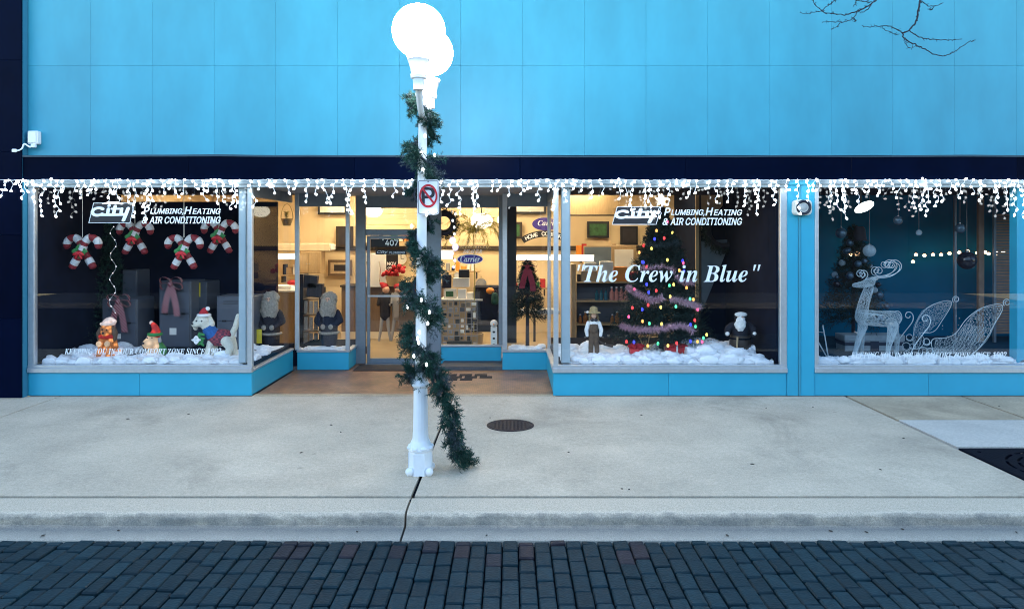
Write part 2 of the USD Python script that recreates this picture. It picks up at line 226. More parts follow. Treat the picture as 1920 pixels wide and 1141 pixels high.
mat('beard_white', (0.85, 0.82, 0.78), 0.95, 0.2, 40, 0.9, 60)
mat('skin_doll', (0.62, 0.36, 0.25), 0.6)
mat('brown_cloth', (0.11, 0.07, 0.045), 0.85, 0.35, 30, 0.3, 80)
mat('straw', (0.38, 0.28, 0.14), 0.9, 0.3, 50, 0.6, 60)
mat('black_plastic', (0.012, 0.012, 0.015), 0.4)
mat('grey_plastic', (0.28, 0.28, 0.29), 0.5)
mat('white_wire', (0.52, 0.62, 0.66), 0.35)
mat('chrome', (0.7, 0.7, 0.72), 0.2, metal=1.0)
mat('cast_iron', (0.022, 0.017, 0.020), 0.65, 0.25, 20, 0.5, 70, spec=0.25)
mat('grate_iron', (0.0012, 0.0025, 0.008), 0.7, 0.3, 20, 0.4, 70, spec=0.06)
mat('bark', (0.02, 0.022, 0.035), 0.9, 0.3, 30, 0.6, 60)
mat('sign_white', (0.85, 0.85, 0.87), 0.4, 0.03, 20)
mat('ink_black', (0.01, 0.01, 0.015), 0.5)
mat('decal_white', (0.88, 0.90, 0.92), 0.6)
mat('decal_purple', (0.05, 0.03, 0.28), 0.5)
mat('decal_gold', (0.62, 0.45, 0.22), 0.5)
mat('picture_green', (0.03, 0.11, 0.035), 0.6, 0.5, 14)
mat('picture_tan', (0.55, 0.40, 0.24), 0.6, 0.25, 14)
mat('picture_dark', (0.03, 0.025, 0.03), 0.4, 0.3, 8)
mat('paper', (0.80, 0.76, 0.68), 0.7, 0.05, 10)
mat('card_mixed', (0.30, 0.25, 0.20), 0.6, 0.4, 60, rnd=0.5)
mat('orange_paint', (0.75, 0.25, 0.03), 0.5)
mat('bottle_teal', (0.02, 0.12, 0.16), 0.2); mat('bottle_pink', (0.55, 0.22, 0.18), 0.3); mat('bottle_amber', (0.30, 0.12, 0.04), 0.25)
mat('blind_brown', (0.26, 0.165, 0.12), 0.7, 0.15, 8)
mat('bauble', (0.06, 0.11, 0.16), 0.35, metal=0.5); mat('bauble_black', (0.01, 0.012, 0.02), 0.15, metal=0.3); mat('bauble_clear', (0.30, 0.37, 0.42), 0.35, 0.3, 40, alpha=0.5)
mat('gift_grey', (0.30, 0.35, 0.38), 0.4, 0.2, 10); mat('gift_dark', (0.015, 0.025, 0.05), 0.5)
mat('amber_dog', (0.55, 0.22, 0.06), 0.6, 0.2, 30); mat('cream_dog', (0.80, 0.70, 0.56), 0.8, 0.12, 40, 0.5, 70); mat('white_dog', (0.66, 0.62, 0.52), 0.85, 0.15, 50, 0.6, 90)
mat('speaker_box', (0.62, 0.62, 0.56), 0.5, 0.05, 12); mat('speaker_ring', (0.008, 0.010, 0.02), 0.35); mat('speaker_cone', (0.36, 0.38, 0.38), 0.6, 0.1, 60)
mat('cord_white', (0.80, 0.82, 0.85), 0.5)
mat('yellow_paint', (0.60, 0.48, 0.03), 0.5)
mat('leaf_yellow', (0.32, 0.28, 0.06), 0.6, 0.3, 20)
mat('tinsel_pink', (0.60, 0.38, 0.46), 0.3, 0.5, 60, metal=0.3)
mat('brick_dark', (0.010, 0.012, 0.02), 0.95, 0.2, 3, 0.3, 20, spec=0.05)
mat('window_dark', (0.006, 0.008, 0.012), 0.8, spec=0.05)
mat('dark_mat', (0.012, 0.012, 0.018), 0.9, 0.2, 60, 0.4, 200)
leafy('fir', (0.016, 0.060, 0.045)); leafy('fir_dark', (0.010, 0.026, 0.022)); leafy('fir_grey', (0.05, 0.075, 0.085))
pane_mat('glass', (0.95, 0.97, 0.98), 1.1); pane_mat('glass_side', (0.95, 0.97, 0.98), 0.7); pane_mat('glass_door', (0.95, 0.96, 0.95))
glow('icicle_glow', (0.86, 0.95, 1.0), 9.0); glow('globe_glow', (0.95, 0.97, 1.0), 85.0); glow('warm_tube', (1.0, 0.88, 0.66), 9.0); glow('ceiling_glow', (1.0, 0.80, 0.50), 46.0)
glow('warm_bulb', (1.0, 0.62, 0.33), 9.0); glow('spot_glow', (1.0, 0.93, 0.78), 8.0); glow('window_spot_glow', (1.0, 0.95, 0.86), 14.0); 
def litfigure(name, base, col, lo, hi, scale=18.0):        # a moulded figure lit by small lamps inside it
    M[name] = usdkit.material(stage, '/World/Looks/' + name, {'g': ('geometry', {}), 'v': ('voronoi_texture', {'scale': scale}), 'r': ('map_range', {'from_min': 0.0, 'from_max': 0.55, 'to_min': LUM(hi), 'to_max': LUM(lo), 'clamp': True}), 'p': ('principled_bsdf', {'base_color': base, 'roughness': .7, 'emission_color': col})},
        [('g.position', 'v.vector'), ('v.distance', 'r.value'), ('r.result', 'p.emission_strength')], surface='p.BSDF')
litfigure('dog_glow', (.30, .10, .03), (1.0, .36, .10), .12, 1.7); litfigure('dog_pale_glow', (.45, .30, .18), (1.0, .62, .36), .25, .95, 12); litfigure('hat_glow', (.35, .01, .01), (1.0, .06, .03), .08, 1.0)

litfigure('hat_white_glow', (.5, .4, .36), (1.0, .72, .58), .25, .9, 14); glow('blue_lamp', (0.10, 0.12, 1.0), 2.5); glow('lilac_lamp', (0.55, 0.5, 1.0), 3.0); glow('mini_white', (0.9, 0.95, 1.0), 2.0); glow('star_glow', (1.0, 0.78, 0.45), 5.0)
for k, c in dict(red=(1, .06, .07), amber=(1, .45, .12), yellow=(1, .80, .18), blue=(.05, .07, 1), green=(.10, .85, .40), pink=(1, .12, .30)).items(): glow('xmas_' + k, c, 2.4)

# concrete: warm grey, mottled, finely pitted
def concrete(name, col, var=0.20, stain=0.34, rnd=0.03):
    n = {'g': ('geometry', {}), 'a': ('noise_texture', {'scale': 1.1, 'detail': 6, 'roughness': 0.65}), 'b': ('noise_texture', {'scale': 26.0, 'detail': 6, 'roughness': 0.7}), 'f': ('noise_texture', {'scale': 85.0, 'detail': 3, 'roughness': .7}),
         'ra': ('map_range', {'from_min': .3, 'from_max': .7, 'to_min': 1 - var, 'to_max': 1 + var * .7}), 'rb': ('map_range', {'from_min': .3, 'from_max': .7, 'to_min': .82, 'to_max': 1.12}), 'rf': ('map_range', {'from_min': .3, 'from_max': .7, 'to_min': .74, 'to_max': 1.18}),
         's': ('noise_texture', {'scale': 0.55, 'detail': 7, 'roughness': 0.7, 'distortion': 0.6}), 'rs': ('map_range', {'from_min': .52, 'from_max': .72, 'to_min': 1.0, 'to_max': 1 - stain, 'clamp': True}),
         'vo': ('voronoi_texture', {'scale': 2.3}), 'rv': ('map_range', {'from_min': .035, 'from_max': .06, 'to_min': .72, 'to_max': 1.0, 'clamp': True}), 'm4': ('math', {'math_type': 'multiply'}), 'm1': ('math', {'math_type': 'multiply'}), 'm2': ('math', {'math_type': 'multiply'}), 'm3': ('math', {'math_type': 'multiply'}), 'h': ('hsv', {'color': col}),
         'bp': ('bump', {'strength': 0.25, 'distance': 0.006}), 'p': ('principled_bsdf', {'roughness': 0.85, 'specular_ior_level': 0.25})}
    l = [('g.position', x + '.vector') for x in 'abfs'] + [('a.fac', 'ra.value'), ('b.fac', 'rb.value'), ('f.fac', 'rf.value'), ('s.fac', 'rs.value'), ('ra.result', 'm1.value1'), ('rb.result', 'm1.value2'), ('m1.value', 'm2.value1'), ('rf.result', 'm2.value2'), ('m2.value', 'm3.value1'), ('rs.result', 'm3.value2'),
         ('g.position', 'vo.vector'), ('vo.distance', 'rv.value'), ('m3.value', 'm4.value1'), ('rv.result', 'm4.value2'), ('m4.value', 'h.value'), ('h.color', 'p.base_color'), ('f.fac', 'bp.height'), ('bp.normal', 'p.normal')]
    M[name] = usdkit.material(stage, '/World/Looks/' + name, n, l, surface='p.BSDF')
concrete('concrete', (0.55, 0.455, 0.345)); concrete('concrete_warm', (0.50, 0.395, 0.275)); concrete('concrete_pale', (0.56, 0.51, 0.45), 0.10, 0.15); concrete('concrete_dark', (0.10, 0.10, 0.105))
# kerb: the same concrete, dirty along the foot of its face
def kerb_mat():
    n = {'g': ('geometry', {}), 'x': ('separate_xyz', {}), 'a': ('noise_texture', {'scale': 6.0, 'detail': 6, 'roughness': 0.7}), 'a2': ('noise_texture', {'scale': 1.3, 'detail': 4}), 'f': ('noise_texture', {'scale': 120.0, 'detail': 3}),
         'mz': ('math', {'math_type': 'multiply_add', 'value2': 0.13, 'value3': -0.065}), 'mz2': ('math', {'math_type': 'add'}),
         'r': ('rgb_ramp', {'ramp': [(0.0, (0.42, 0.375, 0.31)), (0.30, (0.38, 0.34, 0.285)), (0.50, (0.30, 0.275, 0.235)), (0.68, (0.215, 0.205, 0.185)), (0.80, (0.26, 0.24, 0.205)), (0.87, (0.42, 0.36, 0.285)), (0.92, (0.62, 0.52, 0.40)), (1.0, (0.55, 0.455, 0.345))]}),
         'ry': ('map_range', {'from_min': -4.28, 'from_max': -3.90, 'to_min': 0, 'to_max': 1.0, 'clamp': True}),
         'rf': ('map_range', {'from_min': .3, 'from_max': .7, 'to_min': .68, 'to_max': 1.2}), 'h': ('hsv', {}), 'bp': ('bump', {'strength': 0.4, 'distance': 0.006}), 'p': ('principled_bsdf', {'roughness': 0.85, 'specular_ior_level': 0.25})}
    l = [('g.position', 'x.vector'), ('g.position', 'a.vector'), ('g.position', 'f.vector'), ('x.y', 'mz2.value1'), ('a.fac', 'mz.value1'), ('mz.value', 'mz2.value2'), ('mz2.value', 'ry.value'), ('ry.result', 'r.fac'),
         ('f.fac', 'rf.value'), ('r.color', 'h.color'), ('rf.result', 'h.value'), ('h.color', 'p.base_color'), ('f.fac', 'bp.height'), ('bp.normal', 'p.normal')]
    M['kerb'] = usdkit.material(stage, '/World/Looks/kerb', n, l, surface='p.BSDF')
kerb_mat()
# street brick: dark blue-grey, each brick a little different
for nm, c in (('brick_slate', (0.0062, 0.0250, 0.034)), ('brick_slate_b', (0.0046, 0.0195, 0.027)), ('brick_red', (0.023, 0.019, 0.025)), ('brick_brown', (0.017, 0.018, 0.025))):
    mat(nm, c, 0.6, 0.34, 22, 0.6, 60, rnd=0.14, spec=0.2)
mat('joint_sand', (0.005, 0.008, 0.013), 0.95, 0.3, 30, spec=0.1)
def tile_mat():                                            # small unglazed mosaic of the entrance
    n = {'g': ('geometry', {}), 'mp': ('mapping', {'rotation': (0, 0, 0)}), 'v': ('brick_texture', {'color1': (0.38, 0.165, 0.07), 'color2': (0.21, 0.09, 0.04), 'mortar': (0.075, 0.05, 0.035), 'scale': 1.0, 'brick_width': 0.05, 'row_height': 0.025, 'mortar_size': 0.0025}),
         'a': ('noise_texture', {'scale': 2.0, 'detail': 5}), 'r': ('map_range', {'from_min': .3, 'from_max': .7, 'to_min': .45, 'to_max': 1.35}), 'h': ('hsv', {}), 'p': ('principled_bsdf', {'roughness': 0.38})}
    M['mosaic'] = usdkit.material(stage, '/World/Looks/mosaic', n, [('g.position', 'mp.vector'), ('mp.vector', 'v.vector'), ('g.position', 'a.vector'), ('a.fac', 'r.value'), ('v.color', 'h.color'), ('r.result', 'h.value'), ('h.color', 'p.base_color')], surface='p.BSDF')
tile_mat()
def plaid(name, c1, c2, s=40):
    M[name] = usdkit.material(stage, '/World/Looks/' + name, {'t': ('texture_coordinate', {}), 'c': ('checker_texture', {'color1': c1, 'color2': c2, 'scale': s}), 'p': ('principled_bsdf', {'roughness': .85})}, [('t.object', 'c.vector'), ('c.color', 'p.base_color')], surface='p.BSDF')
plaid('plaid_cloth', (0.30, 0.05, 0.07), (0.10, 0.03, 0.05), 30)
def ribbon_mat():
    M['ribbon'] = usdkit.material(stage, '/World/Looks/ribbon', {'t': ('texture_coordinate', {}), 'w': ('wave_texture', {'bands_direction': 'diagonal', 'scale': 14.0, 'distortion': 0.3}), 'r': ('rgb_ramp', {'ramp': [(0, (0.20, 0.012, 0.03)), (0.78, (0.20, 0.012, 0.03)), (0.88, (0.55, 0.45, 0.45)), (1, (0.55, 0.45, 0.45))]}), 'p': ('principled_bsdf', {'roughness': .6})},
        [('t.object', 'w.vector'), ('w.fac', 'r.fac'), ('r.color', 'p.base_color')], surface='p.BSDF')
ribbon_mat()

# ================================================================== THE GROUND
ZS = -0.10
rng = random.Random(7)
street = thing('street', kind='structure')
obj('roadbed', box(-16, 16, -13.0, -4.205, -0.4, ZS - 0.045), 'joint_sand', street)
cells = []
pitch, blen = 0.1085, 0.192
for i in range(-62, 62):
    x = i * pitch + rng.uniform(-.001, .001); off = rng.uniform(0, blen)
    y = -4.212; first = True
    while y > -6.6:
        L = blen if not first else max(0.06, off)
        L += rng.uniform(-.008, .008)
        cells.append((x, y - L, y)); y -= L + 0.013; first = False
def seen(c):
    d = c[2] + DF
    return d > 3.9 and abs(c[0]) < 0.70 * d + .1
near = sorted([c for c in cells if seen(c) and c[1] > -5.45], key=lambda c: -c[1])
inview = near[:300]
kept = set(inview)
def brick_mesh(c, r):
    dz = r.uniform(-.006, .005); b = r.uniform(.005, .010)
    v, f = box(c[0] - pitch / 2 + .0045, c[0] + pitch / 2 - .0045, c[1], c[2], ZS - 0.10, ZS + dz, b)
    v = v.copy(); v[:, 2] += (v[:, 0] - c[0]) * r.uniform(-.05, .05) + (v[:, 1] - c[1]) * r.uniform(-.03, .03)
    return rot((v, f), r.uniform(-.010, .010), [0, 0, 1], (c[0], (c[1] + c[2]) / 2, 0))
for c in inview:
    q = rng.random(); m = 'brick_slate' if q < .5 else 'brick_slate_b'
    if c[2] > -4.45 and -1.6 < c[0] < 1.0: m = 'brick_red' if q < .22 else 'brick_brown' if q < .40 else m
    obj('brick', brick_mesh(c, rng), m, street)
obj('further_bricks', cat([brick_mesh(c, rng) for c in cells if c not in kept]), 'brick_slate', street, kind='stuff')
obj('far_pavement', box(-16, 16, -17.0, -13.0, -0.4, 0.02), 'concrete_dark', street)

# kerb and gutter, cast in lengths
prof = [(-3.655, -.3), (-3.655, -.001), (-3.90, -.004), (-3.935, -.012), (-3.955, -.034), (-3.968, -.088), (-3.985, ZS + .004), (-4.20, ZS - .004), (-4.20, -.3)]
kerb = thing('kerb', kind='structure')
for x0, x1 in ((-14, -7.2), (-7.19, -0.772), (-0.756, 4.6), (4.615, 14)):
    n = max(4, int((x1 - x0) / 0.035)); xs = np.linspace(x0, x1, n); pr = np.array(prof)
    fine = np.vstack([np.linspace(pr[k], pr[k + 1], 5)[:-1] for k in range(2, 7)]); fine = np.vstack([pr[:2], fine, pr[7:]])
    V = np.zeros((n, len(fine), 3)); V[..., 0] = xs[:, None]; V[..., 1:] = fine[None]
    nz = meshkit.fbm(np.stack([V[..., 0] * 7, V[..., 1] * 22, V[..., 2] * 22], -1), 4) - .5
    w = np.exp(-((fine[:, 0] + 3.95) / .05) ** 2); V[..., 2] += nz * .016 * w; V[..., 1] += nz * .03 * w
    k = len(fine); i, j = np.meshgrid(np.arange(n - 1), np.arange(k - 1), indexing='ij')
    q = np.stack([i * k + j, i * k + j + 1, (i + 1) * k + j + 1, (i + 1) * k + j], -1).reshape(-1, 4)
    Fk = np.vstack([q[:, [0, 1, 2]], q[:, [0, 2, 3]]]); e = np.array([[0, m, m + 1] for m in range(1, k - 1)])
    Fk = np.vstack([Fk, e[:, ::-1], e + (n - 1) * k])
    obj('kerb_stone', (V.reshape(-1, 3), Fk[:, ::-1]), 'kerb', kerb, smooth=30)

side = thing('sidewalk', kind='structure')
obj('base', box(-14, 14, -3.648, -0.004, -.35, -.028), 'joint_sand', side)
def slab(poly, m='concrete', z=0.0, nm='slab'):
    s = Polygon(poly); ms = []
    v, f = tm(trimesh.creation.extrude_polygon(s.buffer(-.004), .06, engine='earcut')); v[:, 2] += z - .06; ms.append((v, f))
    obj(nm, cat(ms), m, side)
yb, yf = -0.008, -3.616
slab([(-14, yb), (-5.68, yb), (-5.68, yf), (-14, yf)])
slab([(-5.672, yb), (-.722, yb), (-.768, yf), (-5.672, yf)])
slab([(-.712, yb), (4.212, yb), (4.235, yf), (-.745, yf)])
slab([(4.245, yb), (5.68, yb), (5.688, -1.205), (4.255, -1.205)], 'concrete_warm')
slab([(5.705, yb), (14, yb), (14, -1.205), (5.715, -1.205)], 'concrete_warm')
slab([(4.258, -1.215), (14, -1.215), (14, -2.27), (4.27, -2.27)], 'concrete_pale')
slab([(5.52, -2.28), (14, -2.28), (14, yf), (5.52, yf)])

lr = random.Random(5)
fl = []
for k in range(34):
    x, y, zb_ = (lr.uniform(-6, 6), lr.uniform(-3.5, -.15), 0.001) if k < 22 else (lr.uniform(-4, 4), lr.uniform(-4.18, -4.02), ZS + .004)
    fl.append(rot(mv(rot(ball((0, 0, 0), (lr.uniform(.008, .02), lr.uniform(.005, .010), .004), 1), lr.uniform(0, 3), [0, 0, 1]), (x, y, zb_ + .004)), 0, [0, 0, 1]))
LITTER = fl

# ================================================================== THE SHOP
B = thing('storefront_building', 'blue panelled shop with black fascia, silver framed display windows and recessed door', 'building')
XL, XR = -6.09, 8.4
# upper wall of blue panels
obj('backing_wall', box(XL, XR, .034, .32, 3.0, 7.75), 'backing', B)
x0s = [XL] + [X(170 + 115.7 * k) for k in range(0, 40) if X(170 + 115.7 * k) < XR - .2] + [XR]
zr = [3.035, Z(124), Z(124) + 1.17, Z(124) + 2.34, 7.72]
pr_ = random.Random(3)
for a, b in zip(x0s[:-1], x0s[1:]):
    for c, d in zip(zr[:-1], zr[1:]):
        j = pr_.uniform(0, .0015)
        obj('wall_panel', box(a + .0009, b - .0009, j * .5, .034, c + .0011, d - .0011, .0012), 'blue_paint', B)
# black fascia with its sagging metal cap
for a, b in zip(np.linspace(XL, XR, 8)[:-1], np.linspace(XL, XR, 8)[1:]):
    obj('fascia_panel', box(a + .001, b - .001, -.10, .03, 2.725, 3.012, .004), 'black_stone', B)
xs = np.linspace(XL, XR, 90); wob = (meshkit.fbm(np.stack([xs * .7, xs * 0, xs * 0], -1), 3) - .5) * .035
def strip(xs, y0, y1, z0, z1):
    V = np.stack([np.stack([xs, np.full_like(xs, y), z], 1) for y, z in ((y0, z0), (y1, z0), (y1, z1), (y0, z1))], 1).reshape(-1, 3); n = len(xs)
    i, j = np.meshgrid(np.arange(n - 1), np.arange(4), indexing='ij'); q = np.stack([i * 4 + j, i * 4 + (j + 1) % 4, (i + 1) * 4 + (j + 1) % 4, (i + 1) * 4 + j], -1).reshape(-1, 4)
    return V, np.vstack([q[:, [0, 2, 1]], q[:, [0, 3, 2]], [[0, 1, 2], [0, 2, 3]], [[4 * n - 4, 4 * n - 2, 4 * n - 3], [4 * n - 4, 4 * n - 1, 4 * n - 2]]])
obj('fascia_cap', strip(xs, -.112, -.003, 3.006 + wob * .6, 3.028 + wob), 'flashing', B)
# aluminium head channel over the windows and across the recess
for a, b in ((XL, -3.24), (-3.238, .55), (.552, 3.49), (3.84, XR)):
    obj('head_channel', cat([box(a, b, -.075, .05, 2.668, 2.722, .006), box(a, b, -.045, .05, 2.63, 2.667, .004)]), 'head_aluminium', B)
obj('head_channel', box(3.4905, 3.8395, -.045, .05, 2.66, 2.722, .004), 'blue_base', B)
obj('recess_soffit', box(-3.30, .60, .051, 2.6, 2.665, 2.72), 'soffit_grey', B)
obj('soffit_lining', box(XL, -3.302, .06, 2.3, 2.665, 2.72), 'backdrop_navy', B); obj('soffit_lining', box(.602, XR, .06, 2.3, 2.665, 2.72), 'backdrop_navy', B)
obj('foundation', box(XL, XR, -.003, 6.9, -.4, -.052), 'concrete_dark', B); obj('foundation', cat([box(XL + .01, -3.30, .01, 1.9, -.051, .058), box(.60, XR, .01, 1.9, -.051, .058), box(-3.30, -2.47, 1.78 + .01, 2.6, -.051, .058), box(-1.05, .60, 1.78 + .01, 2.6, -.051, .058)]), 'concrete_dark', B)
# bulkheads
for a, b in ((XL, X(262)), (X(262), X(472)), (X(1037), X(1254)), (X(1254), 3.49), (3.84, X(1741)), (X(1741), XR)):
    obj('bulkhead_panel', box(a + .0015, b - .0015, 0, .05, .006, Z(698), .003), 'blue_base', B)
YM, YD = 1.78, 2.33
ZM = .275
for a, b, c, d in ((X(472) - .05, X(472), .052, YM), (-3.205, -2.43, YM, YM + .05), (-2.48, -2.43, YM + .052, YD), (-1.10, -.14, YD, YD + .05), (-.12, -.07, YM + .052, YD), (-.12, .585, YM, YM + .05), (.545, .595, .052, YM - .002)):
    obj('bulkhead_panel', box(a, b, c, d, .012, ZM + (.03 if c == .052 else 0), .003), 'blue_base', B)
# sills
for a, b in ((XL, X(473)), (X(1036), 3.492), (3.838, XR)): obj('sill', cat([box(a, b, -.03, .06, Z(698), Z(689), .006), box(a, b, -.012, .06, Z(689), Z(684), .004)]), 'aluminium', B)
for a, b, c, d in ((X(472) - .055, X(472) + .014, .062, YM), (-3.21, -2.42, YM - .02, YM + .05), (-2.49, -2.41, YM + .052, YD - .02), (-1.10, -.13, YD - .02, YD + .05), (-.13, -.06, YM + .052, YD - .022), (-.125, .59, YM - .02, YM + .05), (.53, .60, .062, YM - .022)):
    obj('sill', box(a, b, c, d, ZM + (.03 if c == .062 else 0) + .001, ZM + .035 + (.03 if c == .062 else 0), .006), 'aluminium', B)
# mullions (upright frame members)
ZT, ZTm = 2.63, 2.50
def upright(x0, x1, y0, y1, z0, z1, m='aluminium'): obj('mullion', box(x0, x1, y0, y1, z0, z1, .005), m, B)
zs = Z(684)
upright(XL + .002, X(65), -.01, .06, zs, ZT); upright(X(464), X(473), -.01, .06, zs, ZT)
upright(X(1038), X(1047), -.01, .06, zs, ZT); upright(X(1463), 3.49, -.01, .06, zs, ZT); upright(3.84, X(1535), -.01, .06, zs, ZT)
obj('corner_post', box(X(449, 9.45), X(463.5, 9.45), .075, .17, .40, 2.66, .01), 'pale_post', B)
obj('corner_post', box(X(1052, 9.45), X(1069, 9.45), .075, .17, .40, 2.66, .01), 'pale_post', B)
obj('corner_post', box(6.47, 6.60, .10, .26, .40, 2.66, .01), 'blue_base', B)
upright(X(553, 11.12), X(561, 11.12), YM - .01, YM + .04, ZM + .036, 2.66); upright(X(648, 11.12), X(655.5, 11.12), YM - .01, YM + .04, ZM + .036, 2.66)
upright(X(667, 11.67), X(686, 11.67), YD - .03, YD + .05, .01, 2.66, 'frame_grey'); upright(X(800, 11.67), X(827, 11.67), YD - .03, YD + .05, .01, 2.66, 'frame_grey')
upright(X(935, 11.67), X(942, 11.67), YD - .01, YD + .04, ZM + .036, 2.66, 'frame_grey'); upright(X(942, 11.12), X(951, 11.12), YM - .01, YM + .04, ZM + .036, 2.66)
upright(X(1026.5, 11.12), X(1033, 11.12), YM - .01, YM + .04, ZM + .036, 2.66)
# heads in the recess
for a, b, y in ((X(561, 11.12), X(648, 11.12), YM), (X(951, 11.12), X(1026.5, 11.12), YM), (X(686, 11.67), X(800, 11.67), YD), (X(827, 11.67), X(935, 11.67), YD)):
    obj('head_rail', box(a + .001, b - .001, y - .01, y + .04, ZTm - .035, 2.66, .004), 'frame_grey', B)
obj('head_rail', box(X(472) - .05, X(472) - .005, .062, YM - .012, ZTm + .02, 2.66, .004), 'frame_grey', B); obj('head_rail', box(.55, .595, .062, YM - .012, ZTm + .02, 2.66, .004), 'frame_grey', B)
obj('transom_bar', box(X(686, 11.67) + .001, X(800, 11.67) - .001, YD - .025, YD + .045, Z(441, 11.67), Z(430, 11.67), .005), 'frame_grey', B)
# glass
def pane(x0, x1, y0, y1, z0, z1, m='glass', side_=1):
    V = np.array([(x0, y0, z0), (x1, y1, z0), (x1, y1, z1), (x0, y0, z1)], float)
    return obj('window_pane', (V, np.array([[0, 1, 2], [0, 2, 3]])), m, B)
g_left = pane(X(65), X(464), .03, .03, zs, ZT)
pane(X(472) - .025, X(472) - .025, .06, YM - .01, ZM + .065, ZTm + .02, 'glass_side')
pane(X(561, 11.12), X(648, 11.12), YM + .015, YM + .015, ZM + .035, ZTm - .03)
pane(-2.45, -2.45, YM + .04, YD - .03, ZM + .035, 2.66)
pane(X(686, 11.67), X(800, 11.67), YD + .01, YD + .01, Z(430, 11.67), ZTm - .03, 'glass_door')
g_side = pane(X(827, 11.67), X(935, 11.67), YD + .015, YD + .015, ZM + .035, ZTm - .03, 'glass_door')
pane(-.095, -.095, YM + .04, YD - .01, ZM + .035, 2.66)
pane(X(951, 11.12), X(1026.5, 11.12), YM + .015, YM + .015, ZM + .035, ZTm - .03)
pane(.572, .572, .06, YM - .01, ZM + .065, ZTm + .02, 'glass_side')
g_mid = pane(X(1047), X(1463), .03, .03, zs, ZT)
g_right = pane(X(1535), XR, .03, .03, zs, ZT)
# blue pier between the two right-hand windows, with its cover strip
obj('pier_panel', box(3.4925, X(1496), -.012, .30, .006, 2.659, .004), 'blue_base', B); obj('pier_panel', box(X(1501), 3.8375, -.012, .30, .006, 2.659, .004), 'blue_base', B)
obj('pier_strip', box(X(1496) + .004, X(1501) - .004, -.02, .2, .006, 2.655, .004), 'blue_paint', B)
# door
DD = 11.67
dx0, dx1 = X(688.5, DD), X(799.5, DD); zg0, zg1 = Z(671, DD), Z(448, DD); zt = Z(441.5, DD)
dr = obj('door', cat([box(dx0, X(694, DD), YD - .02, YD + .025, .018, zt, .005), box(X(793, DD), dx1, YD - .02, YD + .025, .018, zt, .005), box(X(694, DD) + .0005, X(793, DD) - .0005, YD - .02, YD + .025, .018, zg0, .005), box(X(694, DD) + .0005, X(793, DD) - .0005, YD - .02, YD + .025, zg1, zt, .005)]), 'frame_grey', B)
obj('door_glass', (np.array([(X(694, DD), YD, zg0), (X(793, DD), YD, zg0), (X(793, DD), YD, zg1), (X(694, DD), YD, zg1)]), np.array([[0, 1, 2], [0, 2, 3]])), 'glass_door', dr)
obj('push_bar', cat([box(X(691, DD), X(797, DD), YD - .065, YD - .045, Z(556, DD), Z(552.5, DD), .005), box(X(692, DD), X(694, DD), YD - .05, YD - .02, Z(557, DD), Z(552, DD)), box(X(794, DD), X(796, DD), YD - .05, YD - .02, Z(557, DD), Z(552, DD))]), 'aluminium', dr)
for pz in (462, 655): obj('hinge', box(X(686.6, DD), X(688.4, DD), YD - .045, YD - .021, Z(pz + 7, DD), Z(pz - 7, DD), .003), 'black_plastic', dr)
obj('number_strip', box(X(694.5, DD), X(748, DD), YD + .005, YD + .02, Z(463, DD), Z(448.5, DD), .002), 'ink_black', dr)
obj('door_number', fit(sans('407', 1), 722, 449.5, 747, 460.5, DD, .000), 'decal_white', dr)
for x in (718, 740): obj('suction_cup', ball((X(x, DD), YD - .004, Z(449.5, DD)), .012, 1), 'decal_white', dr)
obj('name_strip', box(X(704, DD), X(762, DD), YD + .005, YD + .02, Z(477, DD), Z(468, DD), .002), 'ink_black', dr)
obj('strip_lettering', cat([fit(sans('City', 1, .2), 707, 469.5, 727, 476, DD), fit(sans('PLUMBING', 1, .1), 730, 471, 759, 475.5, DD)]), 'aluminium', dr)
# entrance floor
ef = obj('entry_floor', box(-3.24, .55, .11, YD + .1, -.03, .004), 'mosaic', B)
obj('threshold_strip', box(-3.255, .57, -.006, .1095, -.03, .004), 'concrete_warm', B)
obj('entry_step', box(X(686, DD), X(800, DD), YD - .09, YD + .08, .0045, .014, .003), 'frame_grey', B)
dark = [box(X(835 + 28 * i + 9 * (j % 2), 10.9 - .22 * j), X(858 + 28 * i + 9 * (j % 2), 10.9 - .22 * j), 1.33 - .17 * j, 1.48 - .17 * j, .004, .0075) for j in range(3) for i in range(3) if not (j == 2 and i == 2)]
obj('dark_tile_inlay', cat(dark), 'dark_mat', B)
tag(ef and obj('door_mat', box(X(668, 11.3), X(765, 11.3), 1.72, 2.2, .0045, .018, .004), 'dark_mat'), 'thin black door mat on the brown entrance tiles', 'door mat')
# display platforms
obj('display_platform', box(XL + .02, -3.31, .062, 2.0, .06, .385), 'backdrop_navy', B); obj('display_platform', box(-3.309, -2.46, YM + .052, 3.0, .06, .30), 'backdrop_navy', B)
obj('display_platform', box(.60, 4.9 - 1.41, .062, 2.6, .06, .385), 'backdrop_navy', B); obj('display_platform', box(-.06, .599, YM + .052, 2.8, .06, .29), 'tan_wood', B)
obj('display_platform', box(3.845, XR, .062, 2.8, .06, .385), 'backdrop_teal', B)
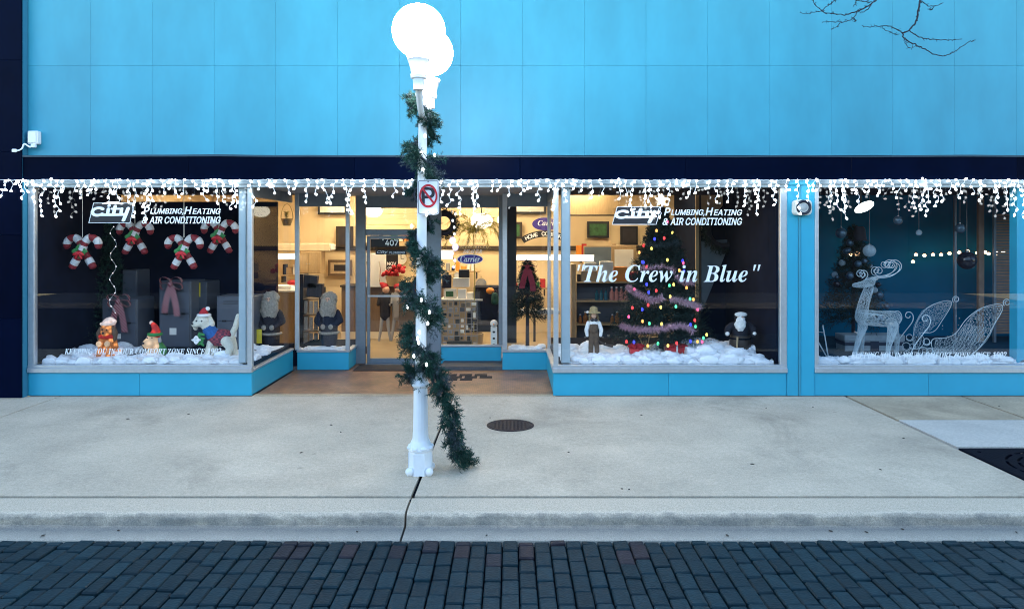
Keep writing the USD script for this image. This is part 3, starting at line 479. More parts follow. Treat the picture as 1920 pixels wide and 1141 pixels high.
# inside: floor, walls, ceiling
YB = 6.3
obj('shop_floor', box(-6.3, 3.45, 1.9, YB, -.05, .002), 'shop_floor_mat', B)
obj('back_wall', box(-6.4, 3.6, YB, YB + .15, 0, 3.3), 'cream_wall', B)
obj('side_wall', box(-6.45, -6.3, .07, YB, 0, 3.3), 'cream_wall', B)
obj('ceiling', box(-6.4, 3.6, 2.31, YB, 3.12, 3.3), 'ceiling_tan', B)
obj('ceiling_drop', box(-6.4, 3.6, 2.22, 2.31, 2.72, 3.2), 'cream_wall', B)
for q in range(9): obj('siding_board', box(X(672, 15.3), X(836, 15.3), YB - .03, YB - .001, 2.02 + q * .12, 2.137 + q * .12, .008), 'cream_wall', B)
obj('wall_rail', cat([box(-6.3, 3.5, YB - .05, YB, Z(469.5, 15.6), Z(465, 15.6), .005), box(-6.3, 3.5, YB - .02, YB - .0005, Z(465, 15.6), Z(461, 15.6))]), 'dark_wood', B)
obj('backdrop_partition', box(-6.29, -3.66, 2.26, 2.32, .07, 2.56), 'backdrop_navy', B)
obj('side_partition', box(-6.29, -6.10, .07, 2.25, .386, 2.66), 'backdrop_navy', B)
obj('back_partition', box(X(1314, 11.9), 3.46, 2.56, 2.62, .386, 3.1), 'backdrop_navy', B)
obj('room_divider', box(3.461, 3.84, .301, 6.4, 0, 3.3), 'backdrop_navy', B)
obj('partition_post', box(X(1304, 11.85), X(1309.5, 11.85), 2.48, 2.54, .386, 2.70), 'tan_wood', B); obj('partition_post', box(X(1310.5, 11.85), X(1313.5, 11.85), 2.48, 2.54, .386, 2.70), 'dark_wood', B)
pl = flat(Polygon([(X(1316, 11.8), Z(452, 11.8)), (X(1372, 11.8), Z(448, 11.8)), (X(1316, 11.8), Z(585, 11.8))]), .02); obj('angled_panel', mv(pl, (0, 2.47, 0)), 'grey_panel', B)
ug = flat(Polygon([(X(1316, 11.8), Z(340, 11.8)), (X(1357, 11.8), Z(340, 11.8)), (X(1356, 11.8), Z(385, 11.8)), (X(1316, 11.8), Z(432, 11.8))]), .02); obj('upper_panel', mv(ug, (0, 2.49, 0)), 'tan_wood', B)
# right-hand store room behind the sleigh
obj('display_back_wall', box(3.84, XR, 2.80, 2.9, .0, 3.2), 'teal_wall', B)
for q in range(44):                                         # slats of the brown blind
    z = .52 + q * .042; obj('blind_slat', box(X(1866, 11.4), X(1917, 11.4), 2.05, 2.07, z, z + .034, .003), 'blind_brown', B)
for px in (1788, 1862): obj('inner_frame', box(X(px, 11.4), X(px + 4, 11.4), 2.03, 2.08, .386, 2.64, .004), 'frame_grey', B)
obj('inner_frame', box(X(1831, 11.5), X(1841, 11.5), 2.10, 2.16, .386, 2.64, .004), 'blind_brown', B)
obj('roof_slab', box(XL, XR, .33, 7.0, 7.5, 7.72), 'backing', B); obj('end_wall', box(XR, XR + .2, .0, 7, 0, 7.7), 'backing', B); obj('rear_wall', box(XL, XR, 6.9, 7.1, 0, 7.6), 'backing', B); obj('roof_deck', box(-6.5, XR, .33, 6.9, 3.31, 3.4), 'backing', B)

# lettering on the glass
yl = .0335
def words(px0, py0, px1, py1, s, par, mat_='decal_white', d=DF, dy=yl, nm='lettering'): obj(nm, fit(flat(s, .002), px0, py0, px1, py1, d, dy), mat_, par)
def logo(px0, py0, px1, py1, par):
    w = .2; L = lambda pts, t=.30: LineString(pts).buffer(t / 2, cap_style=1)
    arc = [(.62 + .52 * math.cos(a), .42 + .42 * math.sin(a)) for a in np.linspace(.75, 5.6, 18)]
    s = unary_union([L(arc, .30), L([(1.0, .06), (1.55, .06), (1.5, .72)]), L([(1.5, 1.08), (1.52, 1.09)], .28), L([(1.5, .06), (2.1, .06), (3.15, .10)]), L([(2.08, 1.02), (2.08, .1)], .32), L([(1.8, .74), (2.55, .74)], .2), L([(2.72, .74), (2.75, .12)], .3), L([(3.3, .78), (3.22, .1), (3.12, -.55)], .34)])
    s = affinity.affine_transform(s, [1, .18, 0, 1, 0, 0]); W, H = px1 - px0, py1 - py0
    plate = Polygon([(.10, 1), (1, 1), (.90, 0), (0, 0)]); plate = Polygon([(.105 * W, H), (W, H), (.90 * W, 0), (0, 0)])
    obj('logo_plate', fit(flat(plate.buffer(-1.2, join_style=2), .001), px0 + 1.2, py0 + 1.2, px1 - 1.2, py1 - 1.2, DF, yl + .001), 'ink_black', par)
    obj('logo_border', fit(flat(plate.difference(plate.buffer(-1.0, join_style=2)), .001), px0, py0, px1, py1, DF, yl), 'decal_white', par)
    obj('logo_lettering', fit(flat(s, .002), px0 + .05 * W, py0 + .08 * H, px0 + .90 * W, py0 + .93 * H, DF, yl - .0025), 'decal_white', par)
def trade(px0, py0, px1, py1, par):
    h = (py1 - py0); W = px1 - px0
    t1 = cat([fit(sans('P', 1, .25), px0, py0, px0 + .085 * W, py0 + .45 * h, DF), fit(sans('LUMBING,', 1, .25), px0 + .09 * W, py0 + .10 * h, px0 + .52 * W, py0 + .50 * h, DF), fit(sans('H', 1, .25), px0 + .53 * W, py0, px0 + .63 * W, py0 + .45 * h, DF), fit(sans('EATING', 1, .25), px0 + .635 * W, py0 + .10 * h, px0 + W, py0 + .45 * h, DF)])
    t2 = cat([fit(sans('&', 1, .25), px0 - .02 * W, py0 + .6 * h, px0 + .05 * W, py1, DF), fit(sans('AIR CONDITIONING', 1, .25), px0 + .08 * W, py0 + .58 * h, px0 + W, py1, DF)])
    obj('lettering', mv(cat([t1, t2]), (0, yl, 0)), 'decal_white', par)
logo(163, 380, 250, 418, g_left); trade(266, 387, 412, 419, g_left); words(118, 653, 413, 664.5, serif('KEEPING YOU IN YOUR COMFORT ZONE SINCE 1902'), g_left)
logo(1148, 387, 1241, 421, g_mid); trade(1246, 389, 1393, 422, g_mid); words(1083, 496, 1428, 529, serif('"The Crew in Blue"'), g_mid)
words(1598, 660, 1891, 672, serif('KEEPING YOU IN YOUR COMFORT ZONE SINCE 1902'), g_right)
DS = 11.685
words(866, 448, 908, 455, serif('FACTORY'), g_side, 'decal_gold', DS, .004); words(858, 458, 917, 465, serif('AUTHORIZED'), g_side, 'decal_gold', DS, .004); words(868, 468, 904, 475, serif('DEALER'), g_side, 'decal_white', DS, .004)
el = Point(0, 0).buffer(1, 32)
obj('oval_decal', fit(flat(el, .001), 857, 476.5, 906, 495, DS, .005), 'decal_purple', g_side); obj('oval_border', fit(flat(el.difference(affinity.scale(el, .955, .9)), .001), 857, 476.5, 906, 495, DS, .0035), 'decal_white', g_side)
words(863, 479.5, 900, 491, serif('Carrier'), g_side, 'decal_white', DS, .0025)

# ================================================================== NEIGHBOUR, OPPOSITE SIDE
NB = thing('neighbour_pier', 'black polished stone pier of the next building at the left edge', 'building')
zj = [0.004, Z(597, 9.22), Z(440, 9.22), Z(285, 9.22), Z(113, 9.22), 5.4, 6.6, 7.7]
obj('core', box(-9, XL - .004, -.097, .06, 0, 7.7), 'backing', NB)
for c, d in zip(zj[:-1], zj[1:]):
    for a, b in ((-9.0, -7.5), (-7.5, XL - .003)): obj('stone_panel', box(a + .001, b - .001, -.125, -.098, c + .0012, d - .0012, .003), 'black_stone', NB)
OP = thing('opposite_building', 'dark brick building across the street, seen only as a reflection', 'building')
obj('wall', box(-20, 20, -17.6, -17.0, 0, 5.2), 'brick_dark', OP)
for i in range(-7, 8):
    for z0, z1 in ((.8, 2.8),): obj('window', box(i * 2.5 - .8, i * 2.5 + .8, -17.0, -16.96, z0, z1), 'window_dark', OP)

# ================================================================== STREET FURNITURE
PX, PD = -0.765, 6.30; PY = PD - DF
LP = thing('street_lamp', 'white painted street lamp post with two lit globes, wrapped in a fir garland', 'street lamp', (PX, PY, 0))
def ngon(r, z, n=8, t=0): a = np.arange(n) * 2 * np.pi / n + math.pi / n + t; return np.stack([r * np.cos(a), r * np.sin(a), np.full(n, z)], 1)
def loft(rows):
    n = len(rows[0]); V = np.vstack(rows + [rows[0].mean(0)[None], rows[-1].mean(0)[None]]); i, j = np.meshgrid(np.arange(len(rows) - 1), np.arange(n), indexing='ij')
    q = np.stack([i * n + j, i * n + (j + 1) % n, (i + 1) * n + (j + 1) % n, (i + 1) * n + j], -1).reshape(-1, 4); k = np.arange(n); m = len(V)
    return V, np.vstack([q[:, [0, 1, 2]], q[:, [0, 2, 3]], np.stack([(k + 1) % n, k, np.full(n, m - 2)], 1), np.stack([(len(rows) - 1) * n + k, (len(rows) - 1) * n + (k + 1) % n, np.full(n, m - 1)], 1)])
obj('plinth', loft([ngon(.112, .0), ngon(.108, .02), ngon(.104, .055), ngon(.104, .185), ngon(.098, .20), ngon(.090, .205)]), 'white_enamel', LP, smooth=20)
for k in range(4):
    a = math.pi / 4 + k * math.pi / 2; c = (.118 * math.cos(a), .118 * math.sin(a), .033)
    obj('foot', cat([ball(c, .034, 2), box(c[0] - .02, c[0] + .02, c[1] - .02, c[1] + .02, 0, .03, .006)]), 'white_enamel', LP, smooth=True)
    b = k * math.pi / 2; pn = box(-.048, .048, -.099, -.094, .065, .18, .003); obj('plinth_panel', rot(pn, b, [0, 0, 1]), 'white_enamel', LP)
lobes = []
for k in range(8):
    a = k * math.pi / 4 + math.pi / 8; lobes.append(ball((.085 * math.cos(a), .085 * math.sin(a), .222), (.034, .034, .02), 2))
obj('acanthus_ring', cat([lathe([(0, .19), (.10, .19), (.108, .205), (.100, .23), (.088, .25), (.078, .275), (0, .275)], 32)] + lobes), 'white_enamel', LP, smooth=40)
obj('lower_shaft', loft([ngon(.078, .27, 16), ngon(.068, .30, 16), ngon(.064, .36, 16), ngon(.058, .735, 16)]), 'white_enamel', LP, smooth=20)
obj('collar', lathe([(0, .73), (.064, .73), (.074, .745), (.074, .765), (.066, .775), (.060, .795), (0, .795)], 32), 'white_enamel', LP, smooth=30)
def bend(z): return 0.02 * max(0, z - .8) / 2.4
obj('pole', tube([(bend(z), 0, z) for z in np.linspace(.79, 3.30, 12)], np.linspace(.048, .036, 12), 24), 'white_enamel', LP, smooth=40)
for s, (gx, gy) in ((-1, (.036, -.42)), (1, (.034, .42))):
    a = obj('arm', tube(spline([(.02, s * .02, 3.02), (.025, s * .12, 3.02), (gx * .8, s * .30, 3.10), (gx, gy, 3.20)], 18), .026, 12), 'white_enamel', LP, smooth=40)
    obj('scroll', tube(spline([(.02, s * .03, 3.16), (.022, s * .12, 3.20), (.024, s * .17, 3.14), (.024, s * .12, 3.10), (.024, s * .09, 3.13)], 18), .011, 8), 'white_enamel', a, smooth=40)
    obj('fitter', lathe([(0, 3.17), (.044, 3.17), (.046, 3.255), (.062, 3.262), (.066, 3.285), (.060, 3.30), (.066, 3.34), (.082, 3.395), (.092, 3.41), (.092, 3.435), (.07, 3.44), (0, 3.44)], 32, (gx, gy, 0)), 'white_enamel', LP, smooth=30)
    obj('globe', ball((gx, gy, 3.64 + (.035 if s > 0 else 0)), (.211, .211, .211), 4), 'globe_glow', LP, smooth=True)
obj('roof_cap', lathe([(0, 3.29), (.04, 3.29), (.044, 3.30), (.03, 3.33), (0, 3.345)], 20, (.021, 0, 0)), 'white_enamel', LP, smooth=30)

# no-parking sign strapped to the pole
SG = thing('no_parking_sign', 'white no parking sign with a red ring and slash over a black P', 'sign', (X(803, 6.19), 6.19 - DF, (Z(337, 6.19) + Z(402, 6.19)) / 2), rz=-4)
def rrect(w, h, r): return sbox(-w / 2 + r, -h / 2 + r, w / 2 - r, h / 2 - r).buffer(r, 8)
obj('plate', flat(rrect(.182, .292, .022), .004), 'sign_white', SG)
obj('border', mv(flat(rrect(.170, .280, .018).difference(rrect(.162, .272, .014)), .001), (0, -.0018, 0)), 'ink_black', SG)
lt = sans('P', .135); lo, hi = lt[0].min(0), lt[0].max(0)
obj('letter', mv((lt[0] * (1.15, .4, 1), lt[1]), (-(lo[0] + hi[0]) / 2 * 1.15, -.0022, -.0675 + .012)), 'ink_black', SG)
ring = Point(0, .01).buffer(.077, 32).difference(Point(0, .01).buffer(.062, 32)).union(LineString([(-.05, .06), (.05, -.04)]).buffer(.0075, cap_style=2))
ring = affinity.scale(ring, 1.0, 1.28, origin=(0, .01))
obj('prohibition_ring', mv(flat(ring, .001), (0, -.0035, 0)), 'red_paint', SG)
for z in (-.128, .128): obj('bolt', mv(rot(cyl((0, 0, 0), (0, 0, .006), .006, 8), math.pi / 2, [1, 0, 0]), (0, -.002, z)), 'chrome', SG)
obj('strap', box(-.05, .0, .004, .07, -.09, -.075), 'chrome', SG)

# ------------------------------------------------------------------ fir sprays
def needles(path, dirs_up, n, ln, w, rng, spread=.9):
    """n thin pointed needles along a twig."""
    p = np.asarray(path); s = np.linspace(0.05, 1, n) * (len(p) - 1); i = np.clip(s.astype(int), 0, len(p) - 2); fr = (s - i)[:, None]
    base = p[i] * (1 - fr) + p[i + 1] * fr; t = p[i + 1] - p[i]; t /= np.linalg.norm(t, axis=1, keepdims=True) + 1e-9
    r = rng.normal(size=(n, 3)); r -= t * (r * t).sum(1, keepdims=True); r /= np.linalg.norm(r, axis=1, keepdims=True) + 1e-9
    d = t * .75 + r * spread; d /= np.linalg.norm(d, axis=1, keepdims=True); L = ln * rng.uniform(.65, 1.15, n)[:, None]
    sd = np.cross(d, rng.normal(size=(n, 3))); sd /= np.linalg.norm(sd, axis=1, keepdims=True) + 1e-9
    V = np.stack([base - sd * w / 2, base + sd * w / 2, base + d * L], 1).reshape(-1, 3)
    return V, np.arange(3 * n).reshape(n, 3)
def spray(base, d, L, rng, ln=.032, w=.0042, side=5, n=26):
    d = np.array(d, float); d /= np.linalg.norm(d); ms = []
    k = np.linspace(0, 1, 5)[:, None]; main = np.array(base) + d * L * k + np.array([0, 0, -1]) * (L * .22 * k ** 2)
    ms.append(needles(main, None, n, ln, w, rng))
    for q in range(side):
        f = .25 + .6 * q / side; b = np.array(base) + d * L * f + np.array([0, 0, -1]) * (L * .22 * f * f)
        r = rng.normal(size=3); r -= d * np.dot(r, d); r /= np.linalg.norm(r); e = d * .75 + r * .65; l2 = L * .5 * (1 - f * .5)
        ms.append(needles(b + e * l2 * k[:4] / .75, None, int(n * .6), ln * .9, w, rng))
    return cat(ms)
nr = np.random.default_rng(5)
GA = thing('fir_garland', 'green fir garland with small white lights spiralling round the lamp post down to the pavement', 'garland')
hel = []
for z in np.linspace(3.22, .80, 120):
    a = (3.22 - z) / .40 * 2 * math.pi + 2.4; r = .066 if z > .9 else .10
    hel.append((PX + bend(z) + r * math.cos(a), PY + r * math.sin(a), z))
tail = spline([hel[-1], P(812, 690, 6.22), P(834, 742, 6.20), P(846, 790, 6.24), P(856, 835, 6.33), P(868, 868, 6.42)], 40)
core = np.vstack([np.array(hel), tail[1:]]); core[-1][2] = max(.03, core[-1][2])
obj('stem', tube(core, .010, 6), 'bark', GA)
sprs, sprs2 = [], []
step = np.r_[0, np.cumsum(np.linalg.norm(np.diff(core, axis=0), axis=1))]
for s in np.arange(0, step[-1], .0075):
    c = np.array([np.interp(s, step, core[:, k]) for k in range(3)]); c2 = np.array([np.interp(s + .02, step, core[:, k]) for k in range(3)]); t = c2 - c; t /= np.linalg.norm(t) + 1e-9
    fat = .55 + 1.1 * max(0, meshkit.noise(np.array([s * 2.3, 1.7, .2]))) ** 1.3
    if 1.9 < c[2] < 2.45: fat *= .75
    on_tail = s > step[len(hel) - 1]
    if on_tail: fat = .92
    out = c - np.array([PX, PY, c[2]]); out[2] = 0; out /= np.linalg.norm(out) + 1e-9
    d = nr.normal(size=3) * .55 + out * (.75 if not on_tail else 0) + t * (.35 if not on_tail else .9) + np.array([0, 0, -.25]); 
    L = .135 * fat * nr.uniform(.6, 1.25)
    if 2.12 < c[2] < 2.62 and c[1] < PY + .02: continue     # nothing hangs over the sign's face
    b = c + nr.normal(size=3) * .012
    if b[2] + d[2] / np.linalg.norm(d) * L < .02: d[2] = abs(d[2]) * .2
    (sprs if nr.random() < .8 else sprs2).append(spray(b, d, L, nr, ln=.034, w=.0062, side=6, n=24))
g1, g2 = cat(sprs), cat(sprs2); g1[0][:, 2] = np.maximum(g1[0][:, 2], .004); g2[0][:, 2] = np.maximum(g2[0][:, 2], .004)
obj('needle_sprays', g1, 'fir', GA, kind='stuff'); obj('pale_needle_sprays', g2, 'fir_grey', GA, kind='stuff')
wire = []
for k, (px, py) in enumerate([(790, 287), (815, 291), (797, 255), (793, 318), (800, 402), (812, 398), (772, 424), (764, 575), (790, 562), (805, 585), (802, 606), (786, 623), (783, 634), (785, 642), (776, 667), (800, 683)]):
    d = PD - .14 if abs(px - 790) < 25 else PD - .06; p = P(px, py, d); wire.append(p)
    obj('bulb', cat([mv(ball((0, 0, 0), (.0115, .0115, .018), 1), p)]), 'icicle_glow', GA)
obj('light_wire', tube(np.array(hel)[::2] * (1, 1, 1) + (0.0, -.012, .05), .003, 4), 'fir_dark', GA)

# manhole cover, tree grate, bare tree
mc = thing('manhole_cover', 'round rusty brown manhole cover in the pavement', 'manhole cover', (X(957, 7.88), 7.88 - DF, 0))
obj('frame', lathe([(.228, .0), (.252, .0), (.252, .006), (.228, .006), (.228, .0)], 48), 'cast_iron', mc)
obj('lid', lathe([(0, .0), (.226, .0), (.226, .005), (.222, .007), (.20, .007), (.198, .0055), (0, .0055)], 48), 'cast_iron', mc)
obj('studs', cat([cyl((x * .04, y * .04, .004), (x * .04, y * .04, .0085), .011, 8) for x in range(-5, 6) for y in range(-5, 6) if x * x + y * y < 22]), 'cast_iron', mc)
tg = thing('tree_grate', 'dark square cast iron tree grate with rings of slots set in the pavement', 'tree grate', (4.895, -2.955, 0))
h = .62
sh = sbox(-h, -h, h, h).difference(Point(0, 0).buffer(.17, 24))
for r in (.24, .33, .42, .51):
    for k in range(12):
        a0, a1 = k * math.pi / 6 + .07, (k + 1) * math.pi / 6 - .07; arc = [(r * math.cos(a), r * math.sin(a)) for a in np.linspace(a0, a1, 7)]; sh = sh.difference(LineString(arc).buffer(.013, 3))
for sx in (-1, 1):
    for sy in (-1, 1): sh = sh.difference(Point(sx * .52, sy * .52).buffer(.02, 6))
v, f = tm(trimesh.creation.extrude_polygon(sh, .03, engine='earcut')); v[:, 2] -= .028; obj('grate_plate', (v, f), 'grate_iron', tg)
obj('frame', cat([box(-h - .02, h + .02, s * (h + .002), s * (h + .02), -.03, .001) for s in (-1, 1)] + [box(s * (h + .002), s * (h + .02), -h, h, -.03, .001) for s in (-1, 1)]), 'grate_iron', tg)
obj('soil', box(-h, h, -h, h, -.06, -.027), 'joint_sand', tg)
TR = thing('bare_tree', 'bare winter tree whose thin twigs hang into the top right corner', 'tree')
tb = np.array([4.895, -2.955, 0]); obj('trunk', tube([tb, tb + (0, .01, .05), tb + (.01, .02, .6), tb + (-.02, .02, 1.8), tb + (.03, .0, 3.0), tb + (.0, .05, 4.2), tb + (-.05, 0, 5.2)], [.10, .085, .07, .062, .055, .045, .03], 12), 'bark', TR, smooth=40)
def z4(x, y, d): return P(1400 + x / 3.565, y / 3.565, d)
def twig(pts, r0, r1, rng, d=6.5):
    p = np.array([z4(x, y, d + dd) for x, y, dd in pts]); q = spline(p, max(8, len(pts) * 6)); q[1:-1] += rng.normal(size=q[1:-1].shape) * .0035
    ms = [tube(q, np.linspace(r0, r1, len(q)), 5)]
    for k in range(2, len(q) - 1, 2):                       # buds and short spurs
        dd = rng.normal(size=3); dd /= np.linalg.norm(dd); L = rng.uniform(.008, .03); ms.append(tube([q[k], q[k] + dd * L * .6, q[k] + dd * L], [r1 * 1.2, r1, r1 * .8], 4))
    return cat(ms)
tr = np.random.default_rng(2)
A0, A1 = tb + (-.01, .02, 3.0), tb + (0, 0, 3.9)
crown = [tube(spline([A0 + (0, 0, .6), (4.72, -2.9, 4.55), z4(1380, -330, 6.5), z4(1180, -40, 6.5)], 20), np.linspace(.03, .007, 20), 7), tube(spline([A1, (4.0, -2.9, 4.9), z4(1150, -420, 6.45), z4(980, -120, 6.45)], 20), np.linspace(.03, .007, 20), 7)]
crown += [twig(t, a, b, tr) for t, a, b in [
    ([(1180, -40, 0), (1150, 60, 0), (1130, 150, .0), (1040, 220, 0)], .0085, .006), ([(1040, 220, 0), (1065, 265, .03), (1130, 300, .05), (1210, 340, .05), (1290, 372, .05), (1370, 355, .06), (1530, 268, .1)], .006, .0025),
    ([(1090, 205, 0), (1180, 255, -.03), (1300, 268, -.04), (1400, 266, -.05), (1440, 262, -.06)], .005, .0025), ([(1040, 220, 0), (980, 185, 0), (900, 172, .02), (840, 180, .03), (770, 170, .04)], .005, .0022), ([(1020, 228, 0), (960, 215, -.03), (905, 188, -.05)], .003, .002),
    ([(1060, 250, 0), (1070, 300, 0), (1100, 322, 0), (1130, 300, 0)], .003, .002), ([(1170, 5, 0), (1230, 40, .03), (1315, 18, .05)], .004, .002), ([(1210, 60, .02), (1240, 62, .02), (1245, 38, .03)], .003, .002),
    ([(980, -120, 0), (870, 0, 0), (740, 75, 0), (655, 105, 0)], .0075, .005), ([(655, 105, 0), (600, 92, 0), (520, 85, 0), (440, 0, .03), (400, -60, .04)], .004, .003), ([(520, 72, 0), (440, 85, 0), (390, 92, 0), (355, 82, 0)], .0035, .002), ([(505, 72, 0), (545, 35, 0), (610, -5, .02)], .0035, .003),
    ([(740, 75, 0), (700, 130, 0), (620, 145, 0), (505, 150, 0)], .004, .002), ([(625, 148, 0), (600, 180, 0), (565, 200, 0)], .003, .0018), ([(700, 125, 0), (725, 135, 0), (715, 148, 0)], .003, .002), ([(830, 30, 0), (800, 70, -.03), (740, 85, -.03)], .004, .002), ([(715, 45, .04), (740, 0, .04), (760, -40, .04)], .003, .003), ([(700, -5, .02), (780, 10, .02), (840, 18, .02)], .004, .003)]]
for k in range(26):                                         # the rest of the crown, above the frame
    a = k * 2.4; b0 = tb + (0, 0, 3.4 + k * .07); e = b0 + np.array([math.cos(a) * 1.1, math.sin(a) * 1.0, .75]) * tr.uniform(.5, 1.1)
    if e[2] < 4.9: e[2] = 4.9 + .1 * (k % 4)
    lim = spline([b0, (b0 + e) / 2 + tr.normal(size=3) * .08, e], 10); crown.append(tube(lim, np.linspace(.018, .004, 10), 5))
    for q in range(5):
        i = tr.integers(3, 9); ee = lim[i] + tr.normal(size=3) * .28 + (0, 0, .12)
        if ee[2] < 4.5: continue
        crown.append(tube(spline([lim[i], (lim[i] + ee) / 2 + tr.normal(size=3) * .03, ee], 6), np.linspace(.005, .002, 6), 4))
obj('crown', cat(crown), 'bark', TR)

# loudspeaker on the blue pier, junction box on the wall
SP = thing('pier_loudspeaker', 'round dark ringed loudspeaker in a pale box on the blue pier', 'loudspeaker', (X(1508, 9.2), -.125, Z(388.5, 9.2)))
obj('housing', rot(loft([np.array([(x, y, z) for x, z in rrect(.215 - i * .02, .195 - i * .02, .05).exterior.coords[:-1]]) for i, y in ((0, .11), (0, .03), (.4, .005), (1, 0))][::-1]), 0, [0, 0, 1]), 'speaker_box', SP, smooth=30)
def lz(prof, n=40): v, f = lathe(prof, n); return np.stack([v[:, 0], -v[:, 2], v[:, 1]], 1), f
obj('ring', lz([(.056, -.008), (.062, .012), (.078, .016), (.092, .010), (.096, -.008), (.056, -.008)]), 'speaker_ring', SP, smooth=30)
obj('cone', lz([(0, .009), (.02, .010), (.04, .004), (.058, -.004), (.058, -.009), (0, -.009)]), 'speaker_cone', SP, smooth=30)
JB = thing('junction_box', 'small white electrical box with loose white cable low on the blue wall', 'junction box', (X(60, 9.25), -.085, Z(257, 9.25)))
obj('box', box(-.065, .065, 0, .085, -.085, .08, .012), 'white_plastic', JB)
obj('socket_cover', box(-.05, .05, -.012, -.0005, -.07, .062, .006), 'white_plastic', JB)
obj('cable', tube(spline([(-.02, .02, -.085), (-.03, -.02, -.12), (-.08, -.03, -.09), (-.10, -.03, -.13), (-.14, -.04, -.17), (-.19, -.05, -.17)], 30), .010, 8), 'cord_white', JB)
obj('plug', cat([box(-.215, -.16, -.07, -.035, -.195, -.155, .008), box(-.005, .04, -.02, .03, -.13, -.085, .006)]), 'cord_white', JB)

# ------------------------------------------------------------------ icicle lights along the head of the windows
ir = np.random.default_rng(21)
def icicles(px0, px1, label, dens=1.0):
    t = thing('icicle_lights', label, 'string lights', (X(px0, 9.21), -.13, 2.715), group=None)
    W = X(px1, 9.21) - X(px0, 9.21); n = max(2, int(round(W / .108 * dens)))
    xs = np.linspace(0, W, n * 4); top = np.stack([xs, np.zeros_like(xs), .004 * np.sin(xs * 9)], 1) + ir.normal(size=(len(xs), 3)) * .004
    obj('main_cord', tube(top, .0035, 5), 'cord_white', t)
    drops = [.16, .30, .10, .42, .22, .34, .14, .26, .46, .18, .36, .12]
    for k in range(n):
        x = (k + .5) / n * W + ir.uniform(-.03, .03); L = drops[(k * 5 + int(px0)) % 12] * ir.uniform(.7, 1.05); m = max(2, int(L / .058))
        zs_ = -np.linspace(0, L, m * 3); p = np.stack([x + np.cumsum(ir.normal(size=m * 3)) * .010 + np.sin(np.arange(m * 3) * 1.1 + k) * .012, np.cumsum(ir.normal(size=m * 3)) * .004, zs_], 1)
        p[:, 1] = np.clip(p[:, 1], -.03, .03); p = spline(p, m * 5)
        s = obj('strand', tube(p, .0034, 4), 'cord_white', t)
        for j in range(m + 1):
            c = p[min(len(p) - 1, int(j * 5 * .98))]; d = ir.normal(size=3) * (.6, .5, .4) + (0, 0, -.5); d /= np.linalg.norm(d)
            b = ball((0, 0, 0), (.0138, .0138, .021), 1); a = np.cross([0, 0, 1.0], d); an = math.acos(np.clip(d[2], -1, 1)); b = rot(b, an, a / (np.linalg.norm(a) + 1e-9)); obj('bulb', mv(b, c + d * .023), 'icicle_glow', s)
            if ir.random() < .2 and j < 3: obj('bulb', mv(b, c - d * (.026, .026, -.01)), 'icicle_glow', s)
icicles(-40, 56, 'white icicle lights in front of the black stone pier at the left edge', 1.5)
icicles(58, 470, 'white icicle lights above the window with hanging candy canes', 1.1)
icicles(474, 1036, 'white icicle lights across the recessed entrance', .9)
icicles(1040, 1480, 'white icicle lights above the window with the big lit tree', 1.05)
icicles(1484, 1532, 'white icicle lights over the loudspeaker on the blue pier', 1.0)
icicles(1536, 1970, 'white icicle lights above the window with the wire reindeer', 1.25)

p = obj('street_litter', cat(LITTER), 'dark_wood'); tag(p, 'scattered leaf crumbs and grit on the pavement and in the gutter', 'litter', None, 'stuff')

# ================================================================== SNOW BLANKETS
def snow(x0, x1, y0, y1, z, hgt, n, seed, label, r0=.05, r1=.10):
    r = np.random.default_rng(seed); ms = []
    nx, ny = max(12, int((x1 - x0) / .03)), max(8, int((y1 - y0) / .03)); gx, gy = np.meshgrid(np.linspace(x0, x1, nx), np.linspace(y0 - .02, y1, ny), indexing='ij')
    hh = z + .012 + (.035 + hgt * .8) * meshkit.fbm(np.stack([gx * 6 + seed, gy * 6, gx * 0], -1), 4); e = np.minimum(1, np.minimum(np.minimum(gx - x0, x1 - gx), np.minimum(gy - y0 + .02, y1 - gy)) / .05); hh = z - .005 + (hh - z) * np.sqrt(np.clip(e, 0, 1))
    i, j = np.meshgrid(np.arange(nx - 1), np.arange(ny - 1), indexing='ij'); qd = np.stack([i * ny + j, (i + 1) * ny + j, (i + 1) * ny + j + 1, i * ny + j + 1], -1).reshape(-1, 4); ms.append((np.stack([gx, gy, hh], -1).reshape(-1, 3), np.vstack([qd[:, [0, 1, 2]], qd[:, [0, 2, 3]]])))
    for k in range(n):
        f = k / max(1, n - 1); c = (x0 + (x1 - x0) * f + r.uniform(-.05, .05), y0 + (y1 - y0) * r.random() ** 1.6, z + r.uniform(-.02, hgt))
        R = r.uniform(r0, r1); v, f_ = ball((0, 0, 0), (R * 1.35, R, R * .8), 3); nz = (meshkit.fbm(v * 15 + k * 7.3, 3) - .45) + .55 * (meshkit.fbm(v * 55 + k * 3.1, 2) - .5); u = v / (np.linalg.norm(v, axis=1, keepdims=True)); v = v + u * nz[:, None] * R * .62
        v = v + c; v[:, 1] = np.maximum(v[:, 1], y0 - .03); v[:, 0] = np.clip(v[:, 0], x0, x1); v[:, 2] = np.maximum(v[:, 2], z - .01); ms.append((v, f_))
    p = obj('snow_blanket', cat(ms), 'fluff', None, smooth=True); tag(stage.GetPrimAtPath(p), label, 'fake snow', None, 'stuff')
snow(-5.98, -3.42, .13, .55, .38, .05, 70, 1, 'white fluffy fake snow under the lit dogs in the left window', .05, .09)
snow(-5.98, -5.2, .6, 1.2, .40, .07, 20, 11, 'white fluffy fake snow heaped at the back left of the left window', .07, .12)
snow(-3.98, -3.34, .3, 1.7, .36, .03, 22, 2, 'white fluffy fake snow behind the angled side glass of the left display')
snow(X(562, 11.2), X(646, 11.2), YM + .08, YM + .3, .30, .02, 16, 3, 'thin white fake snow under the bearded doll beside the door', .03, .05)
